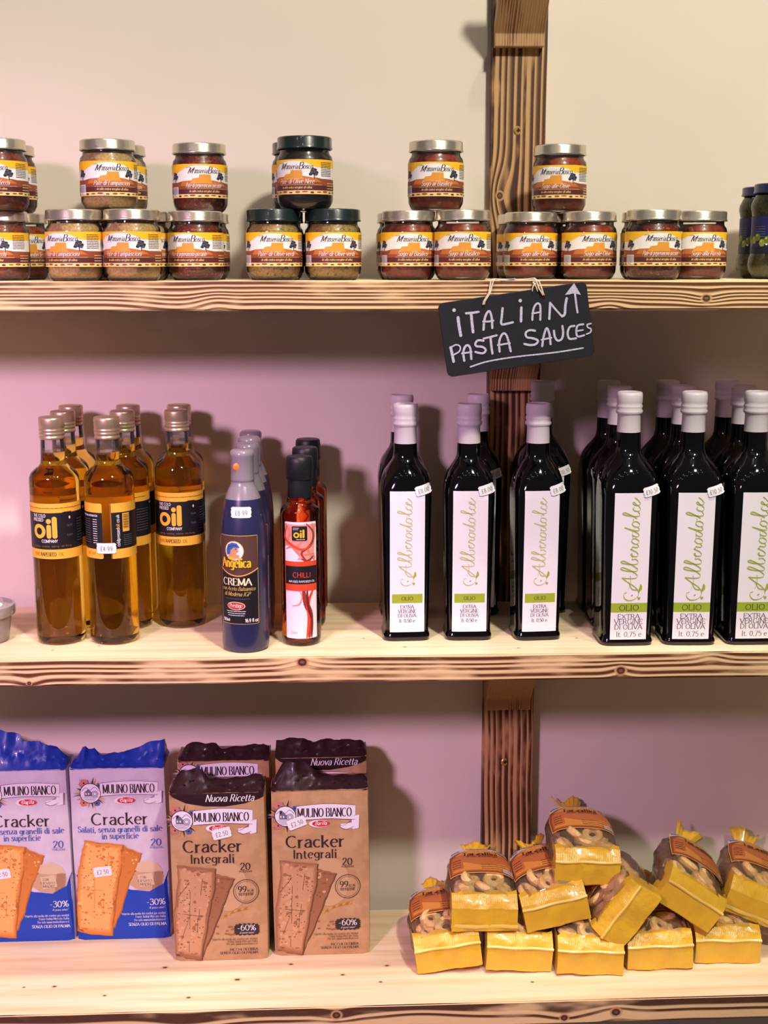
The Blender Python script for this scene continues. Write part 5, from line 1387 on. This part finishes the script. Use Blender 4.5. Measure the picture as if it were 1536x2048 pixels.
for pts, w_ in [([(240, 405), (250, 480), (265, 560)], 26), ([(308, 370), (360, 366), (415, 358)], 20), ([(352, 372), (360, 450), (370, 530)], 24), ([(460, 510), (466, 430), (485, 372), (508, 352), (525, 390), (532, 440), (535, 495)], 20), ([(455, 440), (500, 440), (545, 432)], 16),
                ([(622, 328), (616, 400), (614, 462), (660, 460), (712, 448)], 20), ([(783, 322), (782, 440)], 22), ([(880, 428), (882, 370), (895, 315), (920, 288), (942, 300), (948, 350), (948, 428)], 18), ([(876, 374), (950, 360)], 15), ([(1025, 420), (1028, 340), (1030, 282)], 20), ([(1030, 282), (1080, 340), (1135, 398)], 17), ([(1135, 398), (1158, 380), (1162, 310), (1172, 245)], 22),
                ([(1242, 205), (1255, 290), (1268, 366)], 17), ([(205, 782), (190, 710), (178, 660)], 24), ([(175, 662), (225, 637), (260, 655), (252, 695), (200, 725)], 13), ([(298, 775), (288, 710), (300, 660), (325, 642), (348, 670), (358, 760)], 20), ([(275, 712), (360, 700)], 15),
                ([(462, 604), (415, 600), (392, 625), (400, 650), (455, 658), (482, 685), (455, 712), (392, 700)], 19), ([(462, 585), (520, 572), (575, 558)], 18), ([(522, 578), (530, 650), (540, 714)], 20), ([(602, 698), (596, 620), (615, 560), (642, 542), (668, 580), (698, 695)], 19), ([(585, 642), (690, 625)], 15),
                ([(905, 520), (858, 515), (825, 538), (835, 575), (890, 585), (932, 605), (910, 636), (860, 642), (815, 632)], 19), ([(970, 652), (980, 570), (1005, 498), (1030, 550), (1042, 636)], 19), ([(962, 598), (1048, 580)], 15), ([(1068, 520), (1078, 575), (1105, 606), (1138, 590), (1148, 540), (1140, 480)], 19),
                ([(1246, 480), (1205, 490), (1188, 540), (1205, 590), (1262, 586)], 18), ([(1322, 466), (1275, 476), (1262, 520), (1275, 570), (1332, 560)], 17), ([(1268, 524), (1320, 514)], 13), ([(1388, 460), (1355, 470), (1362, 494), (1388, 505), (1384, 535), (1350, 550)], 13), ([(350, 828), (480, 786), (640, 757), (800, 736), (960, 720), (1130, 700), (1326, 669)], 13)]:
    Q = [lc(*a) for a in pts]; sm_ = smooth_pts(Q, 4) if len(Q) > 2 else Q
    p.line(sm_, w_ * K, chalk, 0, False, True)
for X, Y in ((205, 343), (772, 264)): p.ell(*lc(X, Y), 2.1, 2.1, chalk, 0, 12)
p.poly([lc(1232, 116), lc(1156, 216), lc(1196, 212), lc(1240, 202), (lc(1294, 218))], chalk, 0)
ob('chalk_lettering', p.mesh('chalk_lettering', lambda x, y, L: (x, -.00172 - L, y), eps=.0009), sign)
for X, Y in ((458, 300), (968, 222)):
    x, z = lc(X, Y); x *= .001; z *= .001
    V, F = [], []
    for i in range(16):
        a = 2 * pi * i / 16
        for j in range(6): b = 2 * pi * j / 6; V.append((x + (.0024 + .0006 * cos(b)) * cos(a), -.0017 - .0006 * sin(b), z + (.0024 + .0006 * cos(b)) * sin(a)))
    for i in range(16):
        for j in range(6): F.append((i * 6 + j, i * 6 + (j + 1) % 6, ((i + 1) % 16) * 6 + (j + 1) % 6, ((i + 1) % 16) * 6 + j))
    ob('eyelet', recalc(build('eyelet', V, F, eye, smooth=True)), sign)


def tube(P, r, m, seg=7):
    P = [Vector(q_) for q_ in P]; V, F = [], []
    for i, c in enumerate(P):
        d = (P[min(i + 1, len(P) - 1)] - P[max(i - 1, 0)]).normalized(); a = d.orthogonal().normalized(); b = d.cross(a)
        if i and a.dot(pa) < 0: a, b = -a, -b
        if i: a = (pa - d * pa.dot(d)).normalized(); b = d.cross(a)
        pa = a
        for k in range(seg): q_ = 2 * pi * k / seg; V.append(c + (a * cos(q_) + b * sin(q_)) * r)
    for i in range(len(P) - 1):
        for k in range(seg): F.append((i * seg + k, i * seg + (k + 1) % seg, (i + 1) * seg + (k + 1) % seg, (i + 1) * seg + k))
    return recalc(build('string', V, F, m, smooth=True))


inv = sign.matrix_basis.inverted() if False else (Matrix.Rotation(radians(AL), 4, 'Y') @ Matrix.Translation((-.2068, .3045, -.3919)))


def world_path(P): return [inv @ Vector(q_) for q_ in P]


h1 = Vector((lc(458, 300)[0] * .001, 0, lc(458, 300)[1] * .001)); h2 = Vector((lc(968, 222)[0] * .001, 0, lc(968, 222)[1] * .001))
for dx in (-.0006, .0008):
    P = [h1 + Vector((0, .0016, 0)), h1 + Vector((dx, -.0035, .001)), h1 + Vector((dx + .001, -.0040, .004))] + world_path([(.1745 + dx, -.3075, .434), (.1775 + dx * 2, -.3045, .4475), (.1805 + dx, -.2995, .4492), (.188, -.2940, .4488), (.205, -.2925, .4486), (.216, -.2940, .4487)])
    ob('string', tube(P, .0009, twine), sign)
for dx in (-.0008, .0008):
    P = [h2 + Vector((0, .0016, 0)), h2 + Vector((dx, -.0035, .001)), h2 + Vector((dx - .001, -.0042, .004))] + world_path([(.2330 + dx * 2, -.3078, .4385), (.2300 + dx * 2, -.3068, .4465), (.2265 - dx, -.3020, .4500), (.2215, -.2965, .4492), (.216, -.2940, .4488)])
    ob('string', tube(P, .0009, twine), sign)
# little knot on the right of the string, and pale tape on the board edge
kn = [(.2272 + .0022 * sin(k * 1.1), -.3045 + .0018 * cos(k * 1.7), .4490 - .0009 * k) for k in range(9)]
ob('knot', tube(world_path(kn), .0011, twine), sign)
for s_ in (-1, 1): ob('string', tube(world_path([(.2262, -.3065, .4440), (.2262 + s_ * .0022, -.3078, .4395), (.2268 + s_ * .0030, -.3072, .4355)]), .0007, twine), sign)
tape = mat('blue_tape', (176, 196, 212), 0.6)
ob('tape', box_me('tape', .017, .006, .0008, tape, .0002, tuple(world_path([(.197, -.2965, .4487)])[0])), sign)['label'] = 'pale blue tape around the string'
